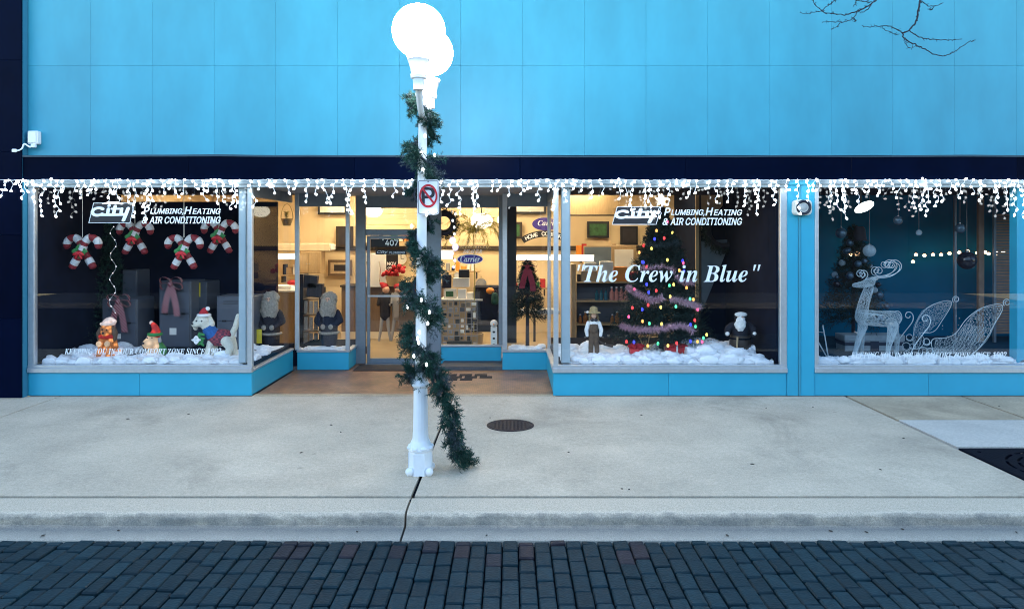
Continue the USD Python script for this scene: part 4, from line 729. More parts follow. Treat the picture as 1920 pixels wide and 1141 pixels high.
snow(X(953, 11.2), X(1025, 11.2), YM + .08, YM + .35, .29, .03, 18, 4, 'white fake snow at the foot of the narrow dark tree', .04, .07)
snow(.66, 3.36, .13, .45, .38, .06, 80, 5, 'white fluffy fake snow along the glass below the big lit tree', .05, .095)
snow(2.35, 3.3, .5, 1.1, .40, .10, 26, 12, 'white fluffy fake snow heaped behind the doll in the barrel', .08, .13)
snow(.65, 2.3, .5, 1.6, .37, .03, 40, 13, 'flat white fake snow behind the figure with the straw hat', .07, .11)
snow(3.9, 7.2, .13, .4, .38, .05, 90, 6, 'white fluffy fake snow along the glass below the wire reindeer', .05, .085)

# ================================================================== LEFT WINDOW
def cane(px, py0, py1, d, label, w=1.0):
    hgt = (py1 - py0) * d / F; x, z = X(px, d), Z(py1, d); t = thing('candy_cane_pair', label, 'candy cane', (x, Yd(d), z), group=None); r = .047 * w
    bx = t and None
    for s in (-1, 1):
        W = hgt * .44
        path = spline([(s * .60 * W, s * .03, r), (s * .33 * W, s * .035, hgt * .30), (-s * .05 * W, s * .04, hgt * .58), (-s * .30 * W, s * .04, hgt * .82), (-s * .52 * W, s * .04, hgt * .97 - r * .6), (-s * .80 * W, s * .035, hgt * .90), (-s * .93 * W, s * .03, hgt * .64)], 60)
        path[:, 0] *= 1.0; rr = np.full(60, r); rr[0] = rr[-1] = r * .5; rr[1] = rr[-2] = r * .88
        tz = meshkit.fbm(path * 40, 2)[:, None]
        p = obj('cane', tube(path, rr, 14), 'tinsel_red', t, smooth=40)
        for a, b in ((6, 13), (25, 31), (36, 43), (49, 55)): obj('white_band', tube(path[a:b + 1], r * 1.10, 14), 'tinsel_white', p, smooth=40)
    hol = []
    for k in range(9):
        a = k * .7; c = np.array([math.cos(a) * .06, -.075, hgt * .56 + math.sin(a) * .05]); lf = ball((0, 0, 0), (.05, .006, .022), 1); hol.append(mv(rot(lf, a, [0, 1, 0]), c))
    obj('holly_leaves', cat(hol), 'green_holly', t)
    obj('bow', cat([mv(rot(ball((0, 0, 0), (.045, .018, .022), 2), .5 * s, [0, 1, 0]), (s * .035, -.10, hgt * .50)) for s in (-1, 1)] + [ball((0, -.11, hgt * .50), .018, 2)] + [tube([(s * .01, -.10, hgt * .5), (s * .03, -.10, hgt * .42), (s * .045, -.095, hgt * .36)], [.012, .014, .008], 6) for s in (-1, 1)]), 'red_paint', t, smooth=40)
    obj('hanging_cord', tube([(-.02, 0, hgt * .93), (0, 0, 2.0 - z), (0, 0, 2.66 - z)], .004, 5), 'paper', t)
cane(155, 440, 510, 9.86, 'striped red and white candy cane pair hanging farthest left, above the brown lit dog')
cane(253, 414, 482, 10.2, 'striped candy cane pair hanging higher and farther back, below the first blown-out logo', .95)
cane(345, 440, 510, 9.9, 'striped candy cane pair hanging low in front of the second furnace, third from the left', .95)
cane(412, 412, 480, 10.2, 'striped candy cane pair hanging highest at the right end, above the white dog', .92)
def furnace(px0, py0, px1, d, label, dep=.55):
    zb = .386; x0, x1, z1 = X(px0, d), X(px1, d), Z(py0, d); t = thing('furnace', label, 'furnace', ((x0 + x1) / 2, Yd(d), zb)); w, h = x1 - x0, z1 - zb
    obj('cabinet', box(-w / 2, w / 2, .02, dep, 0, h, .012), 'furnace_grey', t)
    obj('upper_panel', box(-w / 2 + .015, w / 2 - .015, 0, .0195, h * .52, h - .02, .006), 'furnace_grey', t); lp = obj('lower_panel', box(-w / 2 + .015, w / 2 - .015, 0, .0195, .02, h * .51, .006), 'furnace_grey', t)
    for s in (-1, 1): obj('latch', box(s * w * .28 - .03, s * w * .28 + .03, -.012, -.0005, h * .50, h * .53, .004), 'black_plastic', t)
    obj('rating_plate', box(-.07, .03, -.004, -.0005, h * .2, h * .3, .001), 'paper', t)
    obj('vent_slots', cat([box(-w * .3, w * .3, -.005, -.0005, h * .85 + k * .02, h * .856 + k * .02) for k in range(3)]), 'black_plastic', t)
    return t
furnace(190, 560, 256, 10.75, 'grey metal furnace cabinet with a striped bow, behind the brown lit dog'); f2 = furnace(297, 527, 357, 10.8, 'taller grey furnace cabinet with a striped bow, behind the small dog in a red hat'); f3 = furnace(405, 555, 475, 10.9, 'low wide grey furnace cabinet behind the white dog')
obj('badge', fit(flat(el, .004), 424, 569, 444, 578, 10.895), 'furnace_dark', f3)
t = thing('tall_furnace', 'tall dim grey furnace standing behind the dark tree in the left window', 'furnace', (X(243, 11.2), Yd(11.2), .386)); obj('cabinet', box(-.11, .11, .0, .5, 0, Z(506, 11.2) - .386, .012), 'furnace_grey', t); obj('door_panel', box(-.1, .1, -.01, -.0005, .05, Z(515, 11.2) - .386, .006), 'furnace_grey', t)
t = thing('dark_furnace', 'dark slim furnace with a small yellow label right of the second striped bow', 'furnace', (X(374, 11.1), Yd(11.1), .386)); obj('cabinet', box(-.11, .11, 0, .5, 0, Z(528, 11.1) - .386, .012), 'furnace_dark', t); obj('yellow_label', box(-.03, .015, -.004, -.0005, Z(556, 11.1) - .386, Z(530, 11.1) - .386), 'yellow_paint', t)
def bow(px, py, pyb, d, label, m='ribbon', s=1.0):
    t = thing('ribbon_bow', label, 'bow', (X(px, d), Yd(d), Z(py, d))); R = .12 * s
    for sx in (-1, 1):
        for k, a in enumerate((-.35, .35)):
            loop = spline([(0, 0, 0), (sx * R * .6, -.05, R * .45 + a * R), (sx * R * 1.25, -.03, R * .25 + a * R), (sx * R * 1.2, -.0, -R * .3 + a * R), (sx * R * .5, .0, -R * .2 + a * R), (0, 0, 0)], 24)
            V = np.concatenate([loop + (0, -.02 - .02 * k, .0), loop + (0, -.02 - .02 * k + .055, .006)]); i = np.arange(23); q = np.stack([i, i + 1, i + 25, i + 24], 1); obj('loop', (V, np.vstack([q[:, [0, 1, 2]], q[:, [0, 2, 3]]])), m, t, smooth=True)
    obj('knot', ball((0, -.05, 0), (.035, .03, .04), 2), m, t, smooth=True); L = (pyb - py) * d / F
    for sx, q in ((-1, .9), (1, 1.0)):
        pth = spline([(0, -.03, -.02), (sx * .05 * s, -.04, -L * .4), (sx * .09 * s, -.03, -L * q)], 12); wv = .045 * s
        V = np.concatenate([pth - (wv, 0, 0), pth + (wv, .004, 0)]); i = np.arange(11); qd = np.stack([i, i + 1, i + 13, i + 12], 1); obj('ribbon_tail', (V, np.vstack([qd[:, [0, 1, 2]], qd[:, [0, 2, 3]]])), m, t, smooth=True)
bow(224, 564, 622, 10.68, 'dark red striped ribbon bow with long tails on the leftmost furnace'); bow(322, 532, 592, 10.72, 'dark red striped bow with tails on the taller furnace under the third candy cane')

def conifer(name, label, px, py_top, zb, d, R, nb, seed, m='fir_dark', ln=.05, w=.005, trunk=.02, per=20, flat_=.25, group=None, skirt=.08):
    r = np.random.default_rng(seed); h = Z(py_top, d) - zb; t = thing(name, label, 'christmas tree', (X(px, d), Yd(d), zb)); ms = []
    for k in range(nb):
        f = (k + .5) / nb; f = 1 - (1 - f) ** .75; z = h * (skirt + (1 - skirt) * f); L = R * (1 - f) ** .85 * r.uniform(.75, 1.12) + .05; a = k * 2.39996 + r.uniform(-.2, .2)
        ms.append(spray((0, 0, z), (math.cos(a), math.sin(a), flat_ + .6 * f), L, r, ln, w, side=6, n=per))
    obj('foliage', cat(ms), m, t, kind='stuff'); obj('trunk', tube([(0, 0, 0), (0, 0, h * .5), (0, 0, h * .97)], [trunk, trunk * .8, .006], 8), 'bark', t)
    return t, h
t, h = conifer('dim_christmas_tree', 'dim dark green artificial tree behind the leftmost furnace in the left window', 200, 415, .386, 11.15, .48, 150, 31, 'fir', .06, .008)
lw = np.array([P(213 - 6 * math.sin(k * .9) - k * .1, 425 + k * 6.2, 10.62) - np.array([X(200, 11.15), Yd(11.15), .386]) for k in range(27)]); obj('light_strand', tube(lw, .003, 4), 'cord_white', t); obj('strand_lights', cat([ball(p, .009, 0) for p in lw[::2]]), 'mini_white', t)
t = thing('gold_spray', 'small cluster of gold glitter twigs hanging at the left of the left window', 'decoration', P(137, 545, 11.0)); gr = np.random.default_rng(8)
obj('twigs', cat([tube([(0, 0, 0), v * .5 + (0, 0, .01), v], [.003, .002, .001], 4) for v in gr.normal(size=(26, 3)) * (.10, .04, .13)]), 'tan_wood', t); obj('beads', cat([ball(v, .009, 1) for v in gr.normal(size=(30, 3)) * (.12, .04, .13)]), 'decal_gold', t)

# dogs: each one continuous body, with head wear and clothes as parts
def hat(t, c, r, lean, mcol='red_cloth', mtrim='white_cloth', tip=None):
    c = np.array(c, float); tip = c + np.array(tip if tip is not None else (lean * 1.2, 0, r * 1.2)); mid = (c + tip) / 2 + np.array([0, 0, r * .45])
    obj('hat', tube(spline([c, mid, tip], 14), np.linspace(r, r * .28, 14), 14), mcol, t, smooth=True)
    a = np.linspace(0, 2 * np.pi, 25); obj('hat_trim', tube(np.stack([c[0] + r * 1.02 * np.cos(a), c[1] + r * 1.02 * np.sin(a), c[2] + 0 * a], 1), r * .30, 8), mtrim, t, smooth=True); obj('hat_pompom', ball(tip, r * .42, 2), mtrim, t, smooth=True)
d = 9.86; s = d / F
D1 = thing('lit_brown_dog', 'glowing orange brown sitting dog figure with dark ears and a white hat', 'dog figure', (X(203, d), Yd(d), .40))
obj('body', limbs([[((0, .05, .10), .105), ((0, .02, .22), .095), ((0, -.01, .30), .075)], [((0, -.02, .36), .085), ((.0, -.03, .40), .075)], [((.0, -.07, .345), .048), ((.015, -.125, .335), .036)], [((-.06, -.05, .26), .035), ((-.065, -.09, .12), .03), ((-.06, -.12, .03), .034)], [((.06, -.05, .26), .035), ((.065, -.09, .12), .03), ((.06, -.12, .03), .034)], [((-.11, .03, .06), .05), ((-.115, -.08, .03), .032)], [((.11, .03, .06), .05), ((.115, -.08, .03), .032)]], .025, 6), 'dog_glow', D1, smooth=True)
for sx in (-1, 1): obj('ear', limbs([[((sx * .075, -.02, .40), .03), ((sx * .105, -.03, .33), .038), ((sx * .10, -.03, .25), .03)]], .02, 4), 'brown_cloth', D1, smooth=True); obj('eye', ball((.03 * sx + .008, -.108, .385), .011, 1), 'ink_black', D1)
obj('nose', ball((.017, -.162, .345), .016, 1), 'ink_black', D1); obj('scarf', tube([(.085 * math.cos(a), .085 * math.sin(a) * .8 - .02, .285) for a in np.linspace(0, 6.28, 20)], .028, 8), 'hat_glow', D1, smooth=True)
for sx in (-1, 1): obj('paw_mitten', ball((sx * .055, -.13, .20), (.035, .03, .04), 2), 'dog_pale_glow', D1, smooth=True)
hat(D1, (.01, -.03, .455), .072, .1, 'hat_white_glow', 'hat_white_glow', (.085, 0, .03))
D2 = thing('lit_small_dog', 'small glowing pale dog head figure in a tall red hat with dark green brim', 'dog figure', (X(289, d), Yd(d), .40))
obj('body', limbs([[((.03, .03, .07), .085), ((.02, .0, .15), .07)], [((0, -.02, .235), .075), ((-.01, -.04, .25), .07)], [((-.03, -.06, .20), .078), ((-.045, -.085, .195), .068)], [((-.03, -.06, .10), .03), ((-.035, -.10, .02), .03)], [((.07, -.06, .10), .03), ((.075, -.10, .02), .03)]], .022, 6), 'dog_pale_glow', D2, smooth=True)
for sx in (-1, 1): obj('ear', limbs([[((sx * .065, -.01, .29), .022), ((sx * .085, -.02, .22), .026)]], .02, 3), 'grey_plastic', D2, smooth=True); obj('eye', ball((.03 * sx - .012, -.098, .275), .009, 1), 'ink_black', D2)
obj('nose', ball((-.062, -.172, .215), .016, 1), 'ink_black', D2); obj('coat', limbs([[((.05, .05, .08), .10), ((.03, .03, .15), .08)]], .03, 3), 'green_holly', D2, smooth=True)
a = np.linspace(0, 2 * np.pi, 25); obj('hat_brim', tube(np.stack([.075 * np.cos(a) + .02, .075 * np.sin(a) - .02, .315 + 0 * a], 1), .022, 8), 'green_holly', D2, smooth=True)
obj('hat', tube(spline([(.02, -.02, .30), (.03, -.02, .38), (.0, -.02, .44), (-.02, -.02, .46)], 12), np.linspace(.072, .025, 12), 14), 'hat_glow', D2, smooth=True); obj('hat_pompom', ball((-.025, -.02, .465), .026, 2), 'hat_white_glow', D2, smooth=True)
D3 = thing('white_plush_dog', 'white dog figure with raised tail, in a plaid coat, blue scarf and red white hat', 'dog figure', (X(398, d), Yd(d) + .05, .40))
obj('body', limbs([[((.02, 0, .25), .105), ((.17, .02, .24), .10)], [((-.02, -.02, .33), .07), ((-.10, -.04, .45), .075)], [((-.12, -.05, .48), .085)], [((-.17, -.09, .46), .05), ((-.21, -.11, .45), .042)], [((-.02, -.06, .2), .045), ((-.05, -.07, .1), .036), ((-.06, -.08, .03), .04)], [((-.0, .07, .2), .045), ((-.02, .07, .1), .036), ((-.02, .06, .03), .04)], [((.19, -.06, .22), .075), ((.25, -.07, .14), .055), ((.21, -.09, .03), .04)], [((.2, .07, .22), .07), ((.24, .07, .14), .05), ((.26, .06, .03), .038)], [((.22, .03, .28), .04), ((.28, .03, .40), .038), ((.31, .03, .55), .026)]], .026, 6), 'white_dog', D3, smooth=True)
for sx in (-1, 1): obj('ear', limbs([[((-.12 + sx * .075, -.03, .53), .03), ((-.12 + sx * .11, -.04, .45), .04), ((-.12 + sx * .105, -.04, .39), .03)]], .02, 4), 'white_dog', D3, smooth=True); obj('eye', ball((-.145 + .035 * sx, -.125, .495), .012, 1), 'ink_black', D3)
obj('nose', ball((-.225, -.15, .462), .016, 1), 'ink_black', D3); obj('plaid_coat', limbs([[((.03, 0, .26), .118), ((.14, .01, .26), .115)]], .03, 3), 'plaid_cloth', D3, smooth=True)
obj('scarf', limbs([[((-.05, -.03, .37), .088), ((.0, -.02, .30), .10)]], .03, 3), 'blue_cloth', D3, smooth=True)
hr = np.random.default_rng(4); obj('corsage', cat([mv(rot(ball((0, 0, 0), (.05, .008, .02), 1), k * .8, [0, 1, 0]), (-.14 + hr.uniform(-.03, .03), -.13, .26 + hr.uniform(-.07, .07))) for k in range(9)]), 'green_holly', D3)
obj('white_flower', cat([mv(rot(ball((0, 0, 0), (.035, .01, .017), 1), k * 1.05, [0, 1, 0]), (-.17 + .03 * math.cos(k * 1.05), -.155, .25 + .03 * math.sin(k * 1.05))) for k in range(6)]), 'white_cloth', D3)
hat(D3, (-.115, -.04, .565), .07, .1, 'red_cloth', 'white_cloth', (.05, 0, .085))

def lamp(px, py, d, label, rx=.12, rz=.055, tilt=0.0):
    t = thing('window_spotlight', label, 'spotlight', P(px, py, d)); z = 2.66 - Z(py, d)
    obj('lens', rot(ball((0, -.02, 0), (rx, .05, rz), 3), tilt, [0, 1, 0]), 'window_spot_glow', t, smooth=True); v, f = lz([(0, -.10), (rx * .7, -.06), (rx * 1.05, .0), (rx * 1.0, .0), (rx * .65, -.055), (0, -.09)]); obj('shade', rot((v * (1, 1, rz / rx), f), tilt, [0, 1, 0]), 'white_plastic', t); obj('stem', tube([(0, .09, 0), (0, .09, z * .5), (0, .09, z)], .01, 6), 'black_plastic', t)
lamp(212, 390, 9.75, 'glaring white spotlight behind the logo in the left window', .20, .08); lamp(1620, 388, 10.1, 'white spotlight hanging in the window with the wire reindeer', .135, .058, -.45)

# ================================================================== BESIDE THE DOOR, LEFT
def doll(px, py0, zb, d, label, coat='navy_cloth', beard='beard_grey', wide=1.0, barrel=False, name='bearded_doll'):
    h = Z(py0, d) - zb; t = thing(name, label, 'doll', (X(px, d), Yd(d), zb)); k = h / .95
    C = lambda x, y, z, r: ((x * k * wide, y * k, z * k), r * k)
    obj('body', limbs([[C(0, 0, .08, .14), C(0, 0, .30, .15), C(0, 0, .52, .14), C(0, 0, .64, .10)], [C(0, 0, .74, .055), C(0, -.01, .82, .085)], [C(-.13, 0, .60, .06), C(-.20, -.03, .46, .055), C(-.10, -.13, .38, .042)], [C(.13, 0, .60, .06), C(.20, -.03, .46, .055), C(.10, -.13, .38, .042)]], .035, 5), coat, t, smooth=True)
    obj('face', ball((0, -.085 * k, .81 * k), (.05 * k, .04 * k, .048 * k), 2), 'skin_doll', t, smooth=True); obj('nose', ball((0, -.128 * k, .80 * k), .016 * k, 1), 'skin_doll', t, smooth=True)
    for sx in (-1, 1): obj('eye', ball((sx * .02 * k, -.122 * k, .825 * k), .008 * k, 1), 'ink_black', t); obj('mitten', ball((sx * .065 * k, -.165 * k, .37 * k), (.04 * k, .035 * k, .045 * k), 2), 'beard_grey', t, smooth=True)
    v, f = ball((0, -.075 * k, .67 * k), (.145 * k, .075 * k, .19 * k), 3); v = v + (v - v.mean(0)) * (meshkit.fbm(v * 30, 3)[:, None] - .5) * .5; obj('beard', (v, f), beard, t, smooth=True)
    v, f = ball((0, .015 * k, .83 * k), (.14 * k, .10 * k, .115 * k), 3); v = v + (v - v.mean(0)) * (meshkit.fbm(v * 30 + 3, 3)[:, None] - .5) * .4; obj('hair', (v, f), beard, t, smooth=True)
    obj('belt', tube([(.158 * k * wide * math.cos(a), .158 * k * math.sin(a), .26 * k) for a in np.linspace(0, 6.283, 25)], .022 * k, 8), beard, t, smooth=True)
    return t
doll(617, 546, .30, 11.42, 'bearded grey haired doll in a dark coat with pale belt, standing left of the door')
t = doll(508, 545, .30, 11.25, 'shadowy bearded doll seen through the angled side glass beside the yellow tag', 'black_cloth'); obj('yellow_tag', box(-.16, -.07, -.21, -.20, .12, .33, .004), 'yellow_paint', t)
# goods rack behind the doll
d = 12.2; t = thing('brochure_rack', 'tall dark rack with slanted boxes and leaflets behind the bearded doll', 'rack', (X(583, d), Yd(d), 0))
def rel(m, d, px, zb=0.0): return mv(m, (-X(px, d), -Yd(d), -zb))
obj('frame', rel(cat([pbox(562, 514, 568, 655, d, .35), pbox(598, 540, 601, 655, d, .35), pbox(562, 652, 601, 656, d, .35)]), d, 583), 'black_plastic', t)
for py in (560, 590, 620): obj('shelf', rel(pbox(568.2, py, 597.8, py + 2, d, .33), d, 583), 'mid_wood', t)
for (a, b, c, e) in ((569, 516, 594, 540), (575, 531, 604, 557)): obj('display_box', rel(rot(pbox(a, b, c, e, d - .05, .12), .08, [0, 1, 0], P((a + c) / 2, (b + e) / 2, d)), d, 583), 'picture_dark', t)
for i in range(3):
    for j in range(3): obj('leaflet', rel(pbox(570 + 9.4 * i, 564 + 30 * j, 577 + 9.4 * i, 588 + 30 * j, d + .04 + .02 * i, .02), d, 583), 'card_mixed', t)
def picture(px0, py0, px1, py1, d, label, art, fr='dark_wood', mount=None, name='framed_picture'):
    t = thing(name, label, 'picture', P((px0 + px1) / 2, (py0 + py1) / 2, d)); w, h = (px1 - px0) * d / F / 2, (py1 - py0) * d / F / 2; b = min(.05, h * .3)
    obj('frame', flat(sbox(-w, -h, w, h).difference(sbox(-w + b, -h + b, w - b, h - b)), .03), fr, t); pc = obj('print', box(-w + b, w - b, .008, .02, -h + b, h - b), mount or art, t)
    if mount: obj('artwork', box(-w * .5, w * .5, .004, .0075, -h * .4, h * .4), art, t)
    return t
DB = 15.55
picture(630, 424, 662, 463, DB, 'dark framed picture high on the wall left of the door', 'picture_dark'); picture(615, 487, 660, 517, DB, 'small tan picture in a brown frame below the rail left of the door', 'picture_dark', 'mid_wood', 'picture_tan')
picture(596, 377, 650, 402, DB, 'black framed bright transom panel at the top left of the back wall', 'paper', 'black_plastic', name='framed_transom_window'); picture(958, 372, 1024, 401, DB, 'black framed bright transom panel above the narrow dark tree', 'paper', 'black_plastic', name='framed_transom_window')
picture(962, 416, 979, 447, DB, 'narrow green picture behind the upper left of the narrow tree', 'picture_green'); picture(1101, 415, 1142, 446, DB, 'green landscape print in a black frame above the shelves', 'picture_green', 'black_plastic'); picture(1163, 424, 1196, 458, DB, 'plain dark screen on the wall left of the big lit tree', 'picture_dark', 'black_plastic', name='dark_screen')
def tubelamp(px0, py, px1, d, label, th=7):
    t = thing('fluorescent_lamp', label, 'lamp', P((px0 + px1) / 2, py, d)); w = (px1 - px0) * d / F / 2; r = th * d / F / 2
    obj('tube', rot(cyl((0, 0, -w), (0, 0, w), r, 14), math.pi / 2, [0, 1, 0]), 'warm_tube', t, smooth=40); obj('tray', box(-w - .03, w + .03, .06, .14, r * .6, r * .6 + .05, .006), 'white_plastic', t)
tubelamp(512, 482, 556, 14.6, 'lit fluorescent lamp glimpsed through the angled side glass'); tubelamp(964, 484, 1056, 14.6, 'long lit fluorescent lamp behind the top of the narrow tree'); tubelamp(1060, 485, 1112, 14.2, 'lit fluorescent lamp over the shelves at the left of the big window', 9); tubelamp(826, 478, 848, 14.5, 'short lit fluorescent lamp above the goods beside the lamp post', 14)
t = thing('wall_duct', 'long cream boxed duct running along the rail in the left of the shop', 'duct', P(588, 464, 14.9)); w = 55 * 14.9 / F; obj('duct_box', box(-w * 1.6, w * .55, 0, .4, -.07, .085, .01), 'ceiling_tan', t); obj('end_cap', box(w * .55 + .001, w * .55 + .03, .01, .38, -.05, .06, .01), 'white_plastic', t)
t = thing('wall_cabinet', 'tan wooden wall cabinet with two doors under the cream duct', 'cabinet', P(578, 490, 14.8)); obj('carcass', box(-.24, .24, .02, .4, -.24, .2, .005), 'tan_wood', t)
for s_ in (-1, 1): dd = obj('cabinet_door', box(s_ * .12 - .115, s_ * .12 + .115, 0, .0195, -.23, .19, .006), 'tan_wood', t); obj('knob', ball((s_ * .03, -.01, -.05), .012, 1), 'chrome', dd)
t = thing('glass_counter', 'pale counter with cloth and boxes seen through the angled side glass', 'counter', (X(535, 13.5), Yd(13.5), 0)); obj('counter_body', box(-.45, .45, 0, .6, 0, 1.0, .01), 'tan_wood', t); obj('counter_top', box(-.48, .48, -.03, .62, 1.001, 1.04, .008), 'paper', t); obj('folded_cloth', box(-.3, .1, .05, .4, 1.041, 1.12, .03), 'white_cloth', t); obj('red_cap', ball((.05, .25, 1.16), (.09, .09, .05), 2), 'red_cloth', t, smooth=True)
t = thing('hanging_basket', 'small brown wicker basket hanging near the ceiling behind the angled side glass', 'basket', P(538, 412, 12.6)); obj('basket', lathe([(0, -.1), (.06, -.1), (.10, .02), (.095, .02), (.055, -.09), (0, -.09)], 16), 'straw', t, smooth=30); obj('basket_handle', tube([(.1 * math.cos(a), 0, .02 + .25 * math.sin(a)) for a in np.linspace(0, 3.14, 14)], .006, 6), 'straw', t); obj('dried_leaves', spray((0, 0, 0), (0, 0, 1), .16, np.random.default_rng(3), .06, .01), 'leaf_yellow', t)
t = thing('blue_light_string', 'string of blue lights hanging down beside the dark partition edge', 'string lights', P(515, 480, 12.0)); pts = np.array([P(513 + 4 * math.sin(k), 445 + k * 6.5, 12.0) - P(515, 480, 12.0) for k in range(14)]); obj('cord', tube(pts, .005, 5), 'fir_dark', t)
for k in (1, 4, 9, 12): obj('bulb', ball(pts[k], (.028, .028, .036), 1), 'blue_lamp', t)

# ================================================================== THROUGH THE DOOR
d = 14.6; t = thing('service_counter', 'dark fronted service counter with a pale base seen through the door', 'counter', (X(745, d), Yd(d), 0)); obj('front', box(X(640, d) - X(745, d), X(830, d) - X(745, d), 0, .6, .14, 1.02, .01), 'mid_wood', t); obj('plinth', box(X(640, d) - X(745, d), X(830, d) - X(745, d), -.01, .6, 0, .139, .005), 'ceiling_tan', t); obj('top', box(X(640, d) - X(745, d) - .02, X(830, d) - X(745, d), -.04, .62, 1.021, 1.06, .008), 'dark_wood', t)
d = 14.5; t = thing('white_cabinet', 'bright white cabinet with chrome handles on the counter behind the door', 'cabinet', P(704, 505, d)); obj('cabinet_box', rel(pbox(668, 475, 723, 538, d + .02, .3), d, 704, Z(505, d)), 'white_plastic', t)
for a in (688, 712): obj('cabinet_handle', tube(np.array([P(a, 490, d) + (0, -.03, 0), P(a + 2, 505, d) + (0, -.05, 0), P(a, 528, d) + (0, -.03, 0)]) - P(704, 505, d), .01, 6), 'chrome', t)
d = 14.4; t = thing('notice_board', 'black notice board with white writing beside the red flowers', 'notice board', P(731, 500, d)); obj('board', rel(pbox(724, 477, 746, 525, d, .03), d, 731, Z(500, d)), 'ink_black', t); obj('board_lettering', mv(cat([fit(sans('NOV', 1), 726, 491, 743, 497, d, -.006)] + [fit(sans('OPEN', 1), 727, 500 + 6 * k, 739, 503.5 + 6 * k, d, -.006) for k in range(3)]), -P(731, 500, d)), 'decal_white', t)
d = 14.3; t = thing('flower_basket', 'tan basket of red flowers on the counter behind the door', 'flower basket', (X(740, d), Yd(d), 1.06)); zz = 1.06; obj('basket', lathe([(0, 0), (.14, 0), (.18, .2), (.17, .2), (.13, .02), (0, .02)], 20), 'tan_wood', t, smooth=30); fr = np.random.default_rng(9); obj('red_flowers', cat([ball((fr.normal() * .12, fr.normal() * .1, .30 + fr.normal() * .06), fr.uniform(.03, .055), 1) for _ in range(34)]), 'red_cloth', t, smooth=True); obj('leaves', spray((0, 0, .2), (0, 0, 1), .2, fr, .09, .03), 'fir', t)
t = thing('wall_clock', 'round pale clock on the wall above the red flowers', 'clock', P(752, 485, 15.5)); obj('clock_face', lz([(0, 0), (.12, 0), (.12, -.03), (0, -.03)]), 'paper', t); obj('clock_rim', lz([(.12, .01), (.14, .0), (.14, -.03), (.12, -.03), (.12, .01)]), 'tan_wood', t); obj('clock_hands', cat([box(-.005, .005, -.006, -.003, 0, .09), box(0, .06, -.009, -.0065, -.005, .005)]), 'ink_black', t)
d = 14.2
def legfig(px, label, coat, flower, cz=.46):
    t = thing('sitting_doll', label, 'doll', (X(px, d), Yd(d), 0)); obj('torso', limbs([[((0, 0, .50), .10), ((0, 0, .80), .11), ((0, 0, .93), .06)], [((-.09, 0, .9), .04), ((-.12, -.06, .72), .035)], [((.09, 0, .9), .04), ((.12, -.06, .72), .035)]], .03, 4), coat, t, smooth=True); obj('head', ball((.02, -.01, 1.0), (.07, .07, .08), 2), 'skin_doll', t, smooth=True); obj('cap', limbs([[((0, 0, 1.06), .07), ((-.08, 0, 1.12), .03)]], .03, 3), 'red_cloth', t, smooth=True)
    for s_ in (-1, 1): lg = obj('leg', tube([(s_ * .05, -.02, .5), (s_ * .07, -.05, .28), (s_ * .11, -.03, .02)], [.04, .03, .022], 8), 'grey_plastic', t, smooth=True)
legfig(722, 'dark dressed doll in a red cap, left of the two before the counter', 'black_cloth', None); legfig(745, 'grey dressed doll in a red cap, right of the two before the counter', 'grey_plastic', None)
d = 13.6; t = thing('red_coat_pile', 'heap of red and dark coats lying on the counter right of the dolls', 'clothes', (X(785, d), Yd(d), 1.04)); obj('red_coat', limbs([[((-.1, 0, .06), .09), ((.15, .05, .14), .12), ((.25, 0, .05), .08)]], .04, 5), 'red_cloth', t, smooth=True); obj('dark_coat', limbs([[((-.3, 0, .05), .08), ((-.15, 0, .06), .08)]], .04, 5), 'navy_cloth', t, smooth=True); obj('stand', box(-.35, .35, -.1, .2, -1.04, -.03, .01), 'mid_wood', t)
def globelamp(px, py, d, label, r=.16):
    t = thing('hanging_lamp', label, 'lamp', P(px, py, d)); obj('glass_shade', ball((0, 0, 0), (r * 1.25, r, r * .85), 3), 'warm_tube', t, smooth=True); obj('rod', tube([(0, 0, r * .7), (0, 0, .3), (0, 0, 3.12 - Z(py, d))], .01, 6), 'black_plastic', t)
globelamp(700, 396, 12.6, 'bright white hanging lamp seen in the glass above the door', .12); globelamp(903, 414, 13.2, 'white hanging lamp behind the window right of the lamp post'); globelamp(948, 412, 13.2, 'white round hanging lamp half hidden by the frame left of the narrow tree', .12)

# ================================================================== RIGHT OF THE DOOR
d = 12.5; t = thing('goods_rack', 'wire grid rack hung with small grey and black packages behind the oval decal window', 'rack', (X(858, d), Yd(d), 0))
obj('grid', rel(cat([pbox(828 + 11 * k, 562, 829 + 11 * k, 653, d + .03, .012, 0) for k in range(7)] + [pbox(828, 563 + 11 * k, 895, 564 + 11 * k, d + .045, .012, 0) for k in range(9)] + [pbox(827, 650, 896, 656, d, .3)]), d, 858), 'grey_plastic', t)
kr = random.Random(12)
for i in range(6):
    for j in range(8):
        if kr.random() < .2: continue
        a, b = 829 + 11 * i + kr.uniform(0, 3), 565 + 10.6 * j + kr.uniform(0, 3); obj('package', rel(pbox(a, b, a + kr.uniform(3.5, 10), b + kr.uniform(3, 9.5), d - kr.uniform(0, .05), .028, .003), d, 858), kr.choice(['card_mixed', 'grey_plastic', 'black_plastic', 'grey_plastic', 'furnace_grey', 'paper']), t)
obj('dark_bin', rel(pbox(838, 640, 884, 652, d - .1, .2), d, 858), 'black_plastic', t)
d = 13.6; t = thing('cluttered_counter', 'counter crowded with small boxes and framed cards behind the goods rack', 'counter', (X(870, d), Yd(d), 0)); obj('counter_body', box(X(826, d) - X(870, d), X(902, d) - X(870, d), 0, .5, 0, .84, .01), 'tan_wood', t); obj('counter_top', box(X(826, d) - X(870, d), X(905, d) - X(870, d), -.03, .5, .841, .87), 'paper', t)
